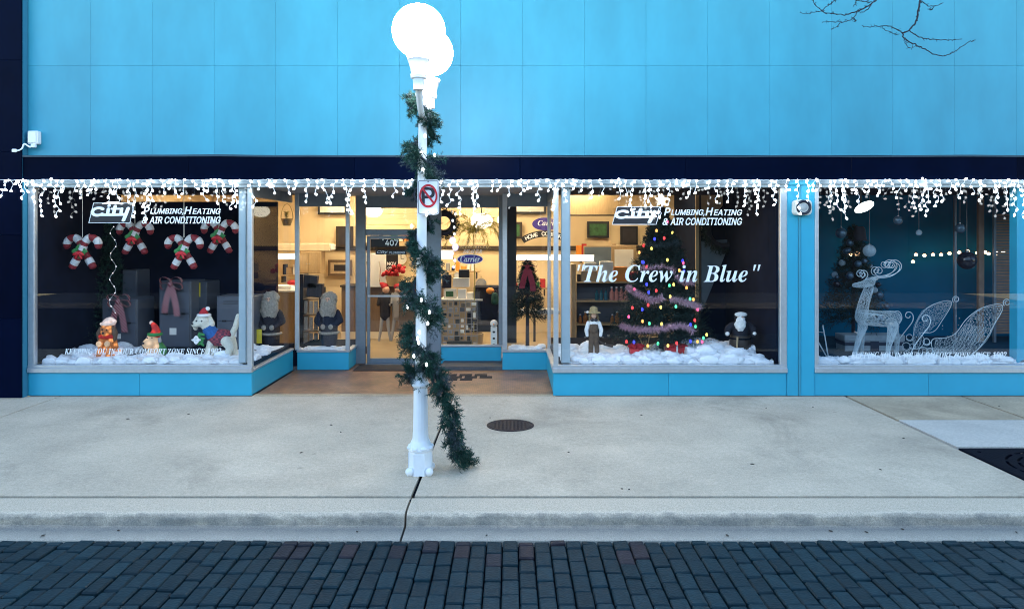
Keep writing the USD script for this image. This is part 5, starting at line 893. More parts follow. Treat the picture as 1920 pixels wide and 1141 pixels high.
for (a, b, c, e, m) in ((832, 541, 856, 560, 'paper'), (858, 542, 874, 562, 'white_plastic'), (849, 521, 880, 538, 'white_cloth'), (829, 515, 846, 540, 'navy_cloth'), (860, 505, 880, 520, 'black_plastic'), (875, 548, 888, 561, 'paper'), (888, 545, 896, 556, 'orange_paint')): obj('small_box', rel(pbox(a, b, c, e, d + kr.uniform(.02, .2), .1, .008), d, 870), m, t)
obj('tiny_picture', rel(pbox(836, 546, 850, 556, d + .0, .012), d, 870), 'picture_green', t)
obj('riser', rel(pbox(828, 560.5, 898, 600, d + .15, .2), d, 870), 'tan_wood', t)
t = thing('round_wall_plaque', 'round patterned metal plaque on the wall above the counter', 'plaque', P(902, 532, 14.4)); obj('plaque_disc', lz([(0, .01), (.05, .012), (.09, .004), (.095, -.01), (0, -.01)]), 'grey_plastic', t, smooth=30); obj('plaque_rim', lz([(.092, .012), (.105, .008), (.105, -.01), (.092, -.01), (.092, .012)]), 'chrome', t, smooth=30); obj('hook', box(-.005, .005, 0, .01, .1, .14), 'chrome', t)
t = thing('white_dome_clock', 'small round white dial on the shelf above the goods', 'clock', P(857, 516, 13.9)); obj('dial', lz([(0, .01), (.05, .01), (.06, 0), (.06, -.03), (0, -.03)]), 'white_plastic', t); obj('dial_rim', lz([(.06, .015), (.07, .0), (.07, -.03), (.06, -.03), (.06, .015)]), 'decal_gold', t)
d = 13.4; t = thing('blue_armchair', 'dark blue upholstered chair beyond the goods rack, with toys on its back', 'chair', (X(914, d), Yd(d), 0)); obj('seat', box(-.30, .24, -.25, .25, .32, .48, .05), 'navy_cloth', t); obj('backrest', box(-.26, .22, .2, .36, .45, 1.12, .05), 'navy_cloth', t)
for s_ in (-.31, .23): obj('armrest', box(s_ - .045, s_ + .045, -.25, .28, .40, .68, .04), 'navy_cloth', t)
for sx in (-.25, .2):
    for sy in (-.2, .22): obj('leg', box(sx - .02, sx + .02, sy - .02, sy + .02, 0, .319), 'dark_wood', t)
obj('emblem', lz([(0, .006), (.05, .006), (.05, 0), (0, 0)]), 'grey_plastic', t)
t = thing('orange_pumpkin', 'orange pumpkin toy above the blue chair', 'toy', P(919, 545, 13.5)); obj('pumpkin', ball((0, 0, 0), (.075, .07, .06), 3), 'orange_paint', t, smooth=True); obj('stalk', tube([(0, 0, .05), (.01, 0, .08), (.02, 0, .10)], .01, 6), 'fir', t)
t = thing('green_toy_bag', 'dark green bag beside the orange pumpkin', 'bag', P(928, 558, 13.45)); obj('bag_body', limbs([[((0, 0, -.06), .075), ((0, 0, .04), .06)]], .03, 4), 'fir', t, smooth=True); obj('bag_handle', tube([(.04 * math.cos(a), 0, .09 + .05 * math.sin(a)) for a in np.linspace(0, 3.14, 10)], .006, 5), 'dark_wood', t)
d = 11.95; t = thing('snowman_post', 'narrow white painted post with a round snowman head and black buttons', 'ornament', (X(926, d), Yd(d), 0)); w = .052; obj('post_board', box(-w, w, 0, .03, 0, Z(612, d), .005), 'white_plastic', t); obj('post_head', ball((0, .0, Z(606, d)), .06, 2), 'white_plastic', t, smooth=True)
for q in range(3): obj('button', ball((0, -.002, Z(622 + 12 * q, d)), (.022, .008, .018), 1), 'ink_black', t)
obj('carrot_nose', tube([(0, -.05, Z(606, d)), (.0, -.08, Z(607, d)), (0, -.10, Z(608, d))], [.012, .008, .002], 6), 'orange_paint', t)
t = thing('palm_plant', 'tall yellow green feathery plant lit from above behind the window decal', 'plant', (X(888, 13.0), Yd(13.0), 0)); pr2 = np.random.default_rng(6); zc = Z(440, 13.0)
fro = []
for k in range(26):
    a = k * 2.4; e = np.array([math.cos(a) * .5, math.sin(a) * .4, pr2.uniform(-.05, .45)]); pth = spline([(0, 0, zc), np.array([0, 0, zc]) + e * .6 + (0, 0, .10), np.array([0, 0, zc]) + e - (0, 0, .15)], 12); fro.append(needles(pth, None, 60, .13, .010, pr2, .5))
obj('fronds', cat(fro), 'leaf_yellow', t); obj('stem', tube([(0, 0, .3), (.02, 0, 1.2), (0, 0, zc)], .009, 8), 'leaf_yellow', t); obj('pot', lathe([(0, 0), (.14, 0), (.18, .32), (.16, .32), (.13, .03), (0, .03)], 20), 'tan_wood', t, smooth=30)
t = thing('dark_hanging_wreath', 'big dark round wreath shape at the upper left of the decal window', 'wreath', P(832, 418, 12.2)); wr = np.random.default_rng(3)
obj('wreath_needles', cat([spray((.16 * math.cos(a), 0, .16 * math.sin(a)), (math.cos(a + 1) , wr.normal() * .5, math.sin(a + 1)), .14, wr, .05, .008, 3, 16) for a in np.linspace(0, 6.28, 46)]), 'fir_dark', t, kind='stuff'); obj('wreath_core', tube([(.16 * math.cos(a), 0, .16 * math.sin(a)) for a in np.linspace(0, 6.283, 30)], .05, 8), 'black_cloth', t)
t = thing('lilac_lights', 'string of lilac and white lights hanging beside the lamp post garland', 'string lights', P(852, 450, 12.1)); pts = np.array([P(851 + 3 * math.sin(k * 1.3), 395 + 6.2 * k, 12.1) - P(852, 450, 12.1) for k in range(19)]); obj('cord', tube(pts, .006, 5), 'fir_dark', t)
for k in range(1, 19, 2): obj('bulb', ball(pts[k] + (0, -.01, 0), (.02, .02, .026) if k not in (9, 11) else (.05, .05, .06), 1), 'lilac_lamp' if k > 7 else 'mini_white', t)
# narrow tree with red bow
d = 11.55; t, h = conifer('narrow_christmas_tree', 'narrow dark tree on a bare stem topped with a big red bow', 989, 490, .29, d, .30, 130, 44, 'fir_dark', .06, .008, .03, skirt=.36, flat_=.0)
bow(989, 500, 545, 11.3, 'big dark red bow on top of the narrow tree', 'red_dark', .95)
t = thing('black_stand', 'slim black post standing left of the narrow tree', 'stand', (X(960, 12.0), Yd(12.0), .0)); obj('post', box(-.085, .075, 0, .1, .0, 2.55, .006), 'black_plastic', t); obj('foot', box(-.11, .10, -.05, .15, .0, .02), 'black_plastic', t)
t = thing('black_table', 'small table with thin black legs behind the narrow tree', 'table', (X(1000, 12.6), Yd(12.6), 0))
for sx in (-.38, .02): obj('leg', box(sx - .02, sx + .02, 0, .04, 0, .72), 'black_plastic', t)
obj('tabletop', box(-.45, .45, -.05, .5, .7205, .75, .006), 'paper', t); obj('table_cloth_fluff', cat([ball((-.4 + .1 * k, -.03, .74), .05, 2) for k in range(9)]), 'white_cloth', t, smooth=True)
# arched sign
d = 14.9; t = thing('arched_sign', 'arched black banner with white lettering under a small oval, on the back wall', 'sign', P(1022, 432, d))
R = .9; an = np.linspace(2.15, 1.0, 24); arc = [(R * math.cos(a), R * math.sin(a)) for a in an] + [((R - .13) * math.cos(a), (R - .13) * math.sin(a)) for a in an[::-1]]
obj('banner', mv(flat(Polygon(arc), .02), (0, 0, -R)), 'ink_black', t); ls = []
for k, ch in enumerate('HOME COMFORT'):
    if ch == ' ': continue
    m = sans(ch, .075); c = (m[0].min(0) + m[0].max(0)) / 2; a = 2.03 - k * .083; m = mv(m, (-c[0], 0, -c[2])); m = rot(m, math.pi / 2 - a, [0, 1, 0]); ls.append(mv(m, ((R - .065) * math.cos(a), -.004, (R - .065) * math.sin(a) - R)))
obj('banner_lettering', cat(ls), 'decal_white', t)
obj('oval', mv(flat(affinity.scale(Point(0, 0).buffer(1, 24), .26, .13), .02), (.0, -.0, .13)), 'decal_purple', t); obj('oval_lettering', mv(flat(affinity.scale(affinity.translate(serif('Carrier', .1), -.15, -.03), 1.0, 1.0, origin=(0, 0)), .002), (0, -.003, .13)), 'decal_white', t)

# ================================================================== BIG RIGHT WINDOW
d = 13.0; t = thing('goods_shelf', 'wooden shelf unit holding bottles and jars behind the figure with the straw hat', 'shelf unit', (X(1125, d), Yd(d), 0))
obj('side_panel', rel(pbox(1071, 495, 1080, 660, d, .4), d, 1125), 'tan_wood', t); obj('side_panel', rel(pbox(1186, 528, 1193, 660, d, .4), d, 1125), 'tan_wood', t); obj('shelf_back', rel(pbox(1080.5, 529, 1185.5, 660, d + .3, .02), d, 1125), 'furnace_dark', t)
for py in (528, 563, 607, 650): obj('shelf', rel(pbox(1080.5, py, 1185.5, py + 3, d, .295), d, 1125), 'tan_wood', t)
for (a, b, c, e, m) in ((1090, 508, 1120, 528, 'tan_wood'), (1125, 490, 1150, 527.5, 'paper'), (1152, 500, 1176, 527.5, 'orange_paint'), (1096, 492, 1118, 508, 'paper'), (1178, 510, 1200, 527.5, 'red_cloth'), (1083, 514, 1089, 527.5, 'dark_wood')): obj('box', rel(pbox(a, b, c, e, d + .08 + .01 * (a % 3), .15, .006), d, 1125), m, t)
def bottle(px, pyb, hpx, m, k=1.0):
    hh = hpx * d / F; r = hh * .17 * k; b = obj('bottle', rel(lathe([(0, 0), (r, 0), (r, hh * .62), (r * .45, hh * .76), (r * .4, hh * .95), (0, hh * .95)], 14, P(px, pyb, d + .08)), d, 1125), m, t, smooth=30)
    obj('cap', rel(lathe([(0, hh * .951), (r * .5, hh * .951), (r * .5, hh * 1.05), (0, hh * 1.05)], 10, P(px, pyb, d + .08)), d, 1125), 'white_plastic' if m != 'bottle_teal' else 'black_plastic', b)
for k in range(3): bottle(1119 + 8.5 * k, 562.5, 20, 'bottle_teal')
for k in range(4): bottle(1147 + 9 * k, 562.5, 24, 'bottle_pink')
for k in range(7): bottle(1088 + 9.5 * k + (k > 3) * 22, 606.5, 17 + 5 * (k % 2), 'bottle_amber', 1.2)
for k in range(9): bottle(1086 + 11 * k, 649.5, 13 + 4 * (k % 3), ('grey_plastic', 'bottle_amber', 'furnace_grey')[k % 3], 1.4)
t = thing('upper_wall_panel', 'orange tan wooden panel hung high in the left of the big window', 'panel', P(1115, 380, 13.8)); w = 46 * 13.8 / F; obj('board', box(-w, w, 0, .03, Z(405, 13.8) - Z(380, 13.8), Z(350, 13.8) - Z(380, 13.8), .004), 'tan_wood', t); obj('board_rail', box(-w, w, -.02, -.0005, Z(405, 13.8) - Z(380, 13.8), Z(402, 13.8) - Z(380, 13.8), .004), 'dark_wood', t)
t = thing('pale_notice', 'cream framed panel above the shelf unit, left of the big lit tree', 'panel', P(1170, 487, 14.2)); obj('panel_frame', box(-.24, .24, .01, .04, -.30, .28, .006), 'tan_wood', t); obj('panel_sheet', box(-.18, .18, 0, .0095, -.26, .20), 'paper', t)
t = thing('green_framed_board', 'greenish dark board above the lit tube over the shelves', 'panel', P(1125, 484, 14.4)); obj('board', box(-.30, .30, .01, .03, -.14, .22), 'grey_panel', t); obj('board_edge', box(-.32, .32, .0305, .05, -.16, .24), 'tan_wood', t)

# the big lit tree
DT = 10.45; bx = np.array([X(1240, DT), Yd(DT), .40])
T, hT = conifer('lit_christmas_tree', 'big dark christmas tree with coloured lights, pink tinsel swags and a glowing star', 1240, 392, .40, DT, .70, 620, 77, 'fir_dark', .055, .010, .035, per=22, skirt=.10, flat_=.12)
def cone_r(z): f = np.clip((z / hT - .10) / .90, 0, 1); return .70 * (1 - f) ** .9 + .03
LGT = [(339, 243, 'amber'), (437, 253, 'yellow'), (327, 295, 'blue'), (387, 290, 'red'), (258, 335, 'red'), (308, 355, 'yellow'), (230, 380, 'amber'), (407, 427, 'yellow'), (250, 440, 'blue'), (503, 432, 'blue'), (507, 446, 'pink'), (277, 470, 'red'), (482, 492, 'amber'), (512, 497, 'blue'), (277, 580, 'blue'), (337, 620, 'red'), (447, 582, 'yellow'), (420, 588, 'green'), (528, 602, 'amber'), (290, 630, 'blue'),
       (425, 657, 'yellow'), (550, 672, 'green'), (571, 675, 'amber'), (286, 710, 'red'), (187, 728, 'red'), (366, 724, 'yellow'), (461, 720, 'green'), (249, 738, 'blue'), (598, 738, 'pink'), (164, 784, 'pink'), (251, 812, 'amber'), (294, 826, 'green'), (371, 829, 'yellow'), (580, 805, 'red'), (553, 833, 'blue'), (584, 845, 'green'), (150, 941, 'red'), (197, 943, 'blue'), (284, 967, 'amber'), (348, 953, 'green'), (411, 966, 'yellow'), (466, 950, 'red'), (553, 938, 'blue'), (597, 940, 'amber'), (626, 942, 'pink'), (634, 918, 'green'), (655, 897, 'yellow'), (200, 612, 'pink'), (258, 440, 'blue'), (408, 188, 'pink')]
for zx, zy, c in LGT:
    px, py = 1130 + zx / 3.357, 360 + zy / 3.357; dd = DT - .25
    for _ in range(4):
        x, z = X(px, dd), Z(py, dd); rr = cone_r(z - .40); q = rr * rr - (x - bx[0]) ** 2; dd = DT - math.sqrt(max(q, .0009)) - .01
    p = P(px, py, dd) - bx; obj('bulb', cat([ball(p, (.017, .017, .025), 1)]), 'xmas_' + c, T)
tn = np.random.default_rng(10)
def swag(zx, zy, m='tinsel_pink', dens=1.0):
    pts = []
    for x_, y_ in zip(zx, zy):
        px, py = 1130 + x_ / 3.357, 360 + y_ / 3.357; dd = DT - .3
        for _ in range(4):
            x, z = X(px, dd), Z(py, dd); rr = cone_r(z - .40) + .02; dd = DT - math.sqrt(max(rr * rr - (x - bx[0]) ** 2, .0009))
        pts.append(P(px, py, dd) - bx)
    pth = spline(pts, 40); obj('tinsel', needles(np.vstack([pth]), None, int(1100 * dens), .072, .006, tn, 2.0), m, T)
swag([150, 190, 250, 330, 380], [590, 620, 655, 680, 660]); swag([410, 450, 510, 560, 610], [670, 678, 690, 705, 725], dens=.8); swag([100, 130, 200, 290, 380, 450, 530, 570], [820, 845, 862, 868, 860, 845, 850, 880], dens=1.3); swag([270, 330, 400, 470], [315, 335, 332, 318], 'fir_grey', .4); swag([230, 290, 380, 460], [470, 480, 470, 500], 'tinsel_pink', .25); swag([450, 500, 560], [520, 555, 570], 'tinsel_pink', .4)
st = []
for k in range(10): a = k * math.pi / 5 + math.pi / 2; r = .095 if k % 2 == 0 else .045; st.append((r * math.cos(a), r * math.sin(a)))
obj('star', mv(flat(Polygon(st), .05), P(1241, 375, DT) - bx), 'star_glow', T)
t = thing('red_gift_box', 'flat red gift box in the snow right of the tree trunk', 'gift', (X(1267, 10.15), Yd(10.15), .42)); obj('gift_body', box(-.14, .14, -.08, .08, 0, .09, .006), 'red_paint', t); obj('gift_lid', box(-.146, .146, -.086, .086, .0905, .115, .006), 'red_paint', t); obj('gift_ribbon', box(-.012, .012, -.089, .089, .0, .118, .001), 'white_cloth', t)
t = thing('red_bow_gift', 'small gift heaped with a dark red bow in the snow left of the tree trunk', 'gift', (X(1193, 10.1), Yd(10.1), .42)); obj('gift_body', box(-.09, .09, -.06, .06, 0, .07, .006), 'red_paint', t); obj('gift_bow', cat([mv(rot(ball((0, 0, 0), (.07, .03, .035), 2), a, [0, 0, 1]), (.05 * math.cos(a), .05 * math.sin(a), .10)) for a in np.linspace(0, 6.28, 7)[:-1]]), 'red_cloth', t, smooth=True)
t = thing('gold_twig_bunch', 'bunch of straw gold twigs under the left of the tree', 'decoration', (X(1212, 10.1), Yd(10.1), .45)); q = np.random.default_rng(14); obj('twig_bunch', cat([tube([(0, 0, 0), v * .6, v], [.006, .005, .002], 4) for v in np.abs(q.normal(size=(26, 3))) * (.06, .04, .14) * np.sign(q.normal(size=(26, 3)) + (0, 0, 9))]), 'straw', t); obj('tie', ball((0, 0, .03), .02, 1), 'decal_gold', t)
t = thing('dark_gift', 'dark box behind the right of the tree foot', 'gift', (X(1285, 10.7), Yd(10.7), .386)); obj('gift_body', box(-.2, .2, -.1, .1, 0, .18, .006), 'gift_dark', t); obj('gift_lid', box(-.206, .206, -.106, .106, .1805, .21, .006), 'gift_dark', t)
# straw-hatted figure
d = 9.95; k = 1.0; t = thing('straw_hat_figure', 'small scarecrow figure in brown trousers, pale shirt and straw hat, standing in the snow', 'doll', (X(1113, d), Yd(d), .40))
obj('body', limbs([[((0, 0, .33), .055), ((0, 0, .42), .062), ((0, 0, .47), .045)], [((-.02, 0, .3), .045), ((-.035, -.01, .15), .036), ((-.045, -.02, .02), .03)], [((.03, 0, .3), .045), ((.04, -.01, .15), .036), ((.05, -.02, .02), .03)], [((0, 0, .51), .025), ((0, -.005, .55), .045)]], .022, 5), 'brown_cloth', t, smooth=True)
obj('shirt', limbs([[((0, 0, .37), .064), ((0, 0, .45), .066)], [((-.07, 0, .45), .03), ((-.10, -.02, .36), .028), ((-.09, -.03, .29), .022)], [((.07, 0, .45), .03), ((.10, -.02, .36), .028), ((.09, -.03, .29), .022)]], .022, 4), 'white_cloth', t, smooth=True); obj('waistcoat', limbs([[((0, -.012, .36), .062), ((0, -.012, .42), .062)]], .022, 3), 'brown_cloth', t, smooth=True)
obj('face', ball((0, -.03, .555), (.035, .025, .04), 2), 'skin_doll', t, smooth=True); obj('straw_hat', lathe([(0, .60), (.05, .60), (.05, .595), (.095, .585), (.095, .592), (.055, .61), (.05, .655), (.02, .675), (0, .675)], 20), 'straw', t, smooth=30); obj('hair', cat([needles(np.array([(sx * .045, 0, .59), (sx * .055, -.01, .54), (sx * .06, -.01, .48)]), None, 60, .04, .006, q, .5) for sx in (-1, 1)]), 'straw', t); obj('white_flower', ball((-.085, -.03, .60), .018, 1), 'white_cloth', t)
obj('bow_tie', cat([ball((s_ * .025, -.06, .495), (.028, .012, .018), 1) for s_ in (-1, 1)]), 'ink_black', t); obj('broom', tube([(.06, -.05, .22), (.14, -.06, .17), (.25, -.06, .15)], [.012, .014, .022], 8), 'dark_wood', t)
# doll in barrel
d = 10.1; t = thing('barrel_doll', 'white bearded doll in black climbing out of a dark barrel, right of the big tree', 'doll', (X(1388, d), Yd(d), .40))
obj('barrel', lathe([(0, 0), (.125, 0), (.145, .12), (.145, .18), (.13, .27), (.12, .27), (.12, .22), (0, .22)], 24), 'dark_wood', t, smooth=30)
for z in (.05, .22): obj('barrel_hoop', lathe([(.128 + .012 * (z < .1), z), (.146, z), (.146, z + .02), (.128, z + .02), (.128, z)], 24), 'grate_iron', t)
obj('body', limbs([[((0, 0, .25), .11), ((0, 0, .36), .12), ((0, 0, .42), .08)], [((0, -.01, .50), .085)], [((-.11, 0, .40), .05), ((-.18, -.03, .36), .045), ((-.20, -.08, .30), .04)], [((.11, 0, .40), .05), ((.17, -.03, .36), .045), ((.16, -.09, .29), .04)]], .028, 5), 'black_cloth', t, smooth=True); obj('face', ball((-.02, -.07, .51), (.045, .035, .045), 2), 'skin_doll', t, smooth=True)
v, f = ball((-.03, -.10, .43), (.075, .04, .10), 3); v = v + (v - v.mean(0)) * (meshkit.fbm(v * 40, 3)[:, None] - .5) * .6; obj('beard', (v, f), 'beard_white', t, smooth=True); v, f = ball((-.01, -.06, .555), (.085, .05, .035), 3); obj('hat_fur', (v, f), 'beard_white', t, smooth=True); obj('cord', tube([(-.08, -.14, .26), (-.09, -.15, .15), (-.085, -.15, .03)], .012, 6), 'tan_wood', t)
for sx in (-.205, .16): obj('cuff', ball((sx, -.10, .30), .03, 1), 'beard_white', t, smooth=True)
t = thing('partition_wreath', 'big dark fir wreath hanging high on the dark partition right of the tree', 'wreath', P(1357, 432, 11.72)); obj('wreath_needles', cat([spray((.25 * math.cos(a), 0, .25 * math.sin(a)), (math.cos(a + 1), wr.normal() * .5 - .4, math.sin(a + 1)), .16, wr, .05, .008, 4, 18) for a in np.linspace(0, 6.28, 70)]), 'fir_dark', t, kind='stuff'); obj('wreath_core', tube([(.25 * math.cos(a), 0, .25 * math.sin(a)) for a in np.linspace(0, 6.283, 30)], .05, 8), 'black_cloth', t)
t = thing('partition_lamps', 'row of three warm bulbs on the dark partition behind the lettering, far right', 'lamp', P(1448, 472, 11.8)); obj('lamp_bar', box(-.20, .20, .01, .04, -.02, .02, .004), 'dark_wood', t)
for px in (1436, 1450, 1463): obj('bulb', ball((X(px, 11.8) - X(1448, 11.8), -.02, 0), .034, 2), 'warm_bulb', t, smooth=True)

# ================================================================== FAR RIGHT WINDOW
def wires(v, f, r, seed=0, keep=1.0):
    e = trimesh.Trimesh(v, f, process=False).edges_unique; rr = np.random.default_rng(seed); ms = []
    e = e[rr.random(len(e)) < keep]; a, b = v[e[:, 0]], v[e[:, 1]]; t = b - a; L = np.linalg.norm(t, axis=1, keepdims=True); t = t / (L + 1e-9); n = np.cross(t, [.31, .52, .8]); n /= np.linalg.norm(n, axis=1, keepdims=True) + 1e-9; m = np.cross(t, n)
    V = []
    for k in range(3): c, s_ = math.cos(k * 2.094) * r, math.sin(k * 2.094) * r; V += [a + n * c + m * s_, b + n * c + m * s_]
    V = np.stack(V, 1).reshape(-1, 3); o = np.arange(len(e))[:, None] * 6; F_ = np.concatenate([o + q for q in ([0, 2, 3], [0, 3, 1], [2, 4, 5], [2, 5, 3], [4, 0, 1], [4, 1, 5])]); return V, F_
def z5(x, y, d): return P(1480 + x / 4.075, 440 + y / 4.075, d)
d = 9.95; o = np.array([X(1640, d), Yd(d), .40])
RD = thing('wire_reindeer', 'standing reindeer sculpture of white glittering wire with curled antlers', 'reindeer sculpture', o)
pt = lambda x, y, dy=0.0: z5(x, y, d) + (0, dy, 0) - o
s1 = d / F / 4.075
def wirebody(chains, res, seed, keep=.9): v, f = limbs([[(p, r * s1) for p, r in ch] for ch in chains], res, 3); return wires(v, f, .0014, seed, keep)
obj('body', wirebody([[(pt(560, 630), 58), (pt(690, 640), 62), (pt(790, 640), 62)]], .055, 1), 'white_wire', RD)
obj('neck', wirebody([[(pt(550, 620), 48), (pt(570, 520), 40), (pt(610, 400), 34)]], .045, 2), 'white_wire', RD)
obj('head', wirebody([[(pt(620, 360), 36), (pt(560, 380), 26), (pt(495, 385), 16)], [(pt(640, 345), 14), (pt(672, 338), 6)]], .035, 3), 'white_wire', RD)
for ch, dy in (([(540, 690, 36), (515, 760, 22), (455, 965, 9)], -.09), ([(580, 690, 34), (580, 780, 20), (575, 965, 9)], .09), ([(805, 680, 44), (850, 800, 20), (845, 965, 9)], .09), ([(770, 690, 40), (735, 830, 20), (715, 965, 9)], -.09)):
    obj('leg', wirebody([[(pt(x, y, dy), r) for x, y, r in ch]], .04, int(ch[0][0]), .95), 'white_wire', RD)
def spiral(cx, cz, r0, turns, a0, dy=0, sgn=1, n=40): a = np.linspace(0, turns * 2 * np.pi, n); r = r0 * (1 - .8 * a / a[-1]); return [pt(cx + r_ * math.cos(a0 + sgn * t_), cz + r_ * math.sin(a0 + sgn * t_), dy) for r_, t_ in zip(r, a)]
for dy in (-.06, .06):
    for off in (0, 14): obj('antler', tube(spline([pt(620, 330 + off, dy * .4), pt(700, 318 + off * .6, dy), pt(790, 295 + off * .2, dy), pt(840 - off, 240, dy), pt(815 - off, 200 + off, dy), pt(770, 195 + off, dy), pt(740, 225, dy), pt(760, 250, dy), pt(785, 235, dy)], 60), .0045, 5), 'white_wire', RD)
    obj('antler_curl', tube(spiral(672 + dy * 60, 275, 38, 1.6, 1.6, dy), .0045, 5), 'white_wire', RD); obj('antler_curl', tube(spiral(552 + dy * 60, 300, 38, 1.6, 1.2, dy, -1), .0045, 5), 'white_wire', RD); obj('antler_curl', tube(spiral(740, 225, 32, 1.3, 0, dy), .004, 5), 'white_wire', RD)
obj('tail', tube(spline([pt(800, 590), pt(835, 585), pt(858, 620), pt(850, 660), pt(835, 665)], 20), .005, 5), 'white_wire', RD)
wr2 = np.random.default_rng(15); obj('fairy_lights', cat([ball(pt(x, y, wr2.uniform(-.1, .1)), .0038, 0) for x, y in [(550 + 280 * wr2.random(), 600 + 90 * wr2.random()) for _ in range(26)] + [(545 + 60 * wr2.random(), 430 + 180 * wr2.random()) for _ in range(16)] + [(470 + 120 * wr2.random(), 700 + 240 * wr2.random()) for _ in range(10)]]), 'mini_white', RD)
d2 = 10.05; o2 = np.array([X(1790, d2), Yd(d2), .40])
SLG = thing('wire_sleigh', 'sleigh sculpture of white glittering wire mesh with curled runners behind the reindeer', 'sleigh sculpture', o2)
ps = lambda x, y, dy=0.0: z5(x, y, d2) + (0, dy, 0) - o2
def side_panel(outline, dy, seed):
    poly = Polygon(outline).buffer(0); x0, y0, x1, y1 = poly.bounds; r = np.random.default_rng(seed); pts = [p for p in np.stack([r.uniform(x0, x1, 1400), r.uniform(y0, y1, 1400)], 1)]
    keepers = []
    for p in pts:
        if poly.contains(Point(p)) and all((p[0] - k_[0]) ** 2 + (p[1] - k_[1]) ** 2 > 150 for k_ in keepers): keepers.append(p)
    ring = [np.array(poly.exterior.interpolate(i / 60, normalized=True).coords[0]) for i in range(60)]; al = np.array(keepers + ring)
    from scipy.spatial import Delaunay
    tri = Delaunay(al).simplices; tri = np.array([t_ for t_ in tri if poly.buffer(2).contains(Point(al[t_].mean(0)))]); c = np.array(poly.centroid.coords[0])
    V = np.array([ps(x, y, dy + (-.06 if dy < 0 else .06) * max(0, 1 - ((x - c[0]) / 200) ** 2 - ((y - c[1]) / 190) ** 2)) for x, y in al])
    obj('side_mesh', wires(V, tri, .0013, seed, .95), 'white_wire', SLG); obj('side_rim', tube(spline([ps(*p, dy) for p in list(outline) + [outline[0]]], 90), .0042, 5), 'white_wire', SLG)
side_panel([(1025, 890), (1035, 720), (1100, 600), (1190, 540), (1318, 525), (1285, 610), (1230, 695), (1150, 765), (1070, 770), (1100, 800), (1060, 890)], .24, 51)
side_panel([(1045, 890), (1050, 775), (1130, 770), (1210, 730), (1260, 660), (1330, 590), (1420, 540), (1553, 530), (1505, 650), (1430, 780), (1330, 890)], -.20, 52)
for dy in (-.2, .22):
    obj('runner', tube(spline([ps(870, 960, dy), ps(872, 880, dy), ps(915, 800, dy), ps(985, 710, dy), ps(1015, 645, dy), ps(995, 605, dy), ps(965, 605, dy), ps(955, 635, dy), ps(978, 648, dy), ps(990, 632, dy)], 60), .006, 5), 'white_wire', SLG)
    obj('runner', tube(spline([ps(870, 955, dy), ps(900, 975, dy), ps(1100, 975, dy), ps(1330, 970, dy), ps(1420, 955, dy)], 40), .006, 5), 'white_wire', SLG)
    for cx, cy, r_ in ((960, 870, 38), (985, 800, 30), (1010, 870, 26)): obj('runner_curl', tube([ps(cx + r_ * (1 - .25 * a / 6.28) * math.cos(a), cy + r_ * (1 - .25 * a / 6.28) * math.sin(a), dy) for a in np.linspace(0, 9, 40)], .004, 5), 'white_wire', SLG)
    for x in (1090, 1210, 1330): obj('runner_post', tube([ps(x, 885, dy), ps(x - 5, 930, dy), ps(x - 10, 973, dy)], .005, 5), 'white_wire', SLG)
for cx, cy, dy in ((1587, 507, -.2), (1355, 505, .24)): obj('back_curl', tube([ps(cx + 30 * (1 - .7 * a / 9) * math.cos(a + 2.2), cy + 30 * (1 - .7 * a / 9) * math.sin(a + 2.2), dy) for a in np.linspace(0, 9, 50)], .005, 5), 'white_wire', SLG)
obj('seat_mesh', wires(*[(np.array([ps(x, y, dy) for dy in np.linspace(-.2, .24, 7) for x, y in ((1050, 880), (1110, 880), (1170, 882), (1230, 884), (1300, 870), (1370, 800), (1440, 700))])), np.array([[i * 7 + j, i * 7 + j + 1, i * 7 + j + 8] for i in range(6) for j in range(6)] + [[i * 7 + j, i * 7 + j + 8, i * 7 + j + 7] for i in range(6) for j in range(6)])], .0017), 'white_wire', SLG)
obj('fairy_lights', cat([ball(ps(x, y, -.25), .0038, 0) for x, y in [(1060 + 440 * wr2.random(), 560 + 320 * wr2.random()) for _ in range(46)] if Polygon([(1040, 890), (1040, 720), (1190, 540), (1553, 530), (1330, 890)]).contains(Point(x, y))]), 'mini_white', SLG)
# tree with grey baubles, gifts
DT2 = 10.9; t, h2 = conifer('dark_bauble_tree', 'dark tree with grey and clear baubles behind the wire reindeer', 1600, 425, .386, DT2, .50, 190, 61, 'fir_dark', .06, .008, .03, skirt=.2, flat_=.1); br = np.random.default_rng(19)
for k in range(26):
    f = br.uniform(.05, .95); z = h2 * (.2 + .75 * f); rr = .5 * (1 - f) ** .9 + .03; a = br.uniform(math.pi, 2 * math.pi); obj('bauble', ball((rr * math.cos(a), rr * math.sin(a), z), br.uniform(.03, .055), 2), br.choice(['bauble', 'bauble_clear', 'bauble', 'bauble_black']), t, smooth=True)
t2 = thing('top_hat', 'dark hat shape crowning the tree with grey baubles', 'hat', P(1612, 450, 10.8)); obj('crown_of_hat', lathe([(0, 0), (.095, 0), (.085, .07), (.075, .16), (.05, .2), (0, .2)], 24), 'black_cloth', t2, smooth=30); obj('brim', lathe([(.06, -.005), (.12, -.01), (.12, .0), (.06, -.001), (.06, -.005)], 24), 'black_cloth', t2)
def hung(px, py, d, r, m, label, cap_=True):
    t = thing('hanging_bauble', label, 'bauble', P(px, py, d)); obj('ball', ball((0, 0, 0), r, 3), m, t, smooth=True); obj('cap', lathe([(0, r * .95), (r * .2, r * .95), (r * .2, r * 1.15), (0, r * 1.15)], 10), 'chrome', t); obj('thread', tube([(0, 0, r), (0, 0, r + .2), (0, 0, 2.66 - Z(py, d))], .002, 4), 'grey_plastic', t)
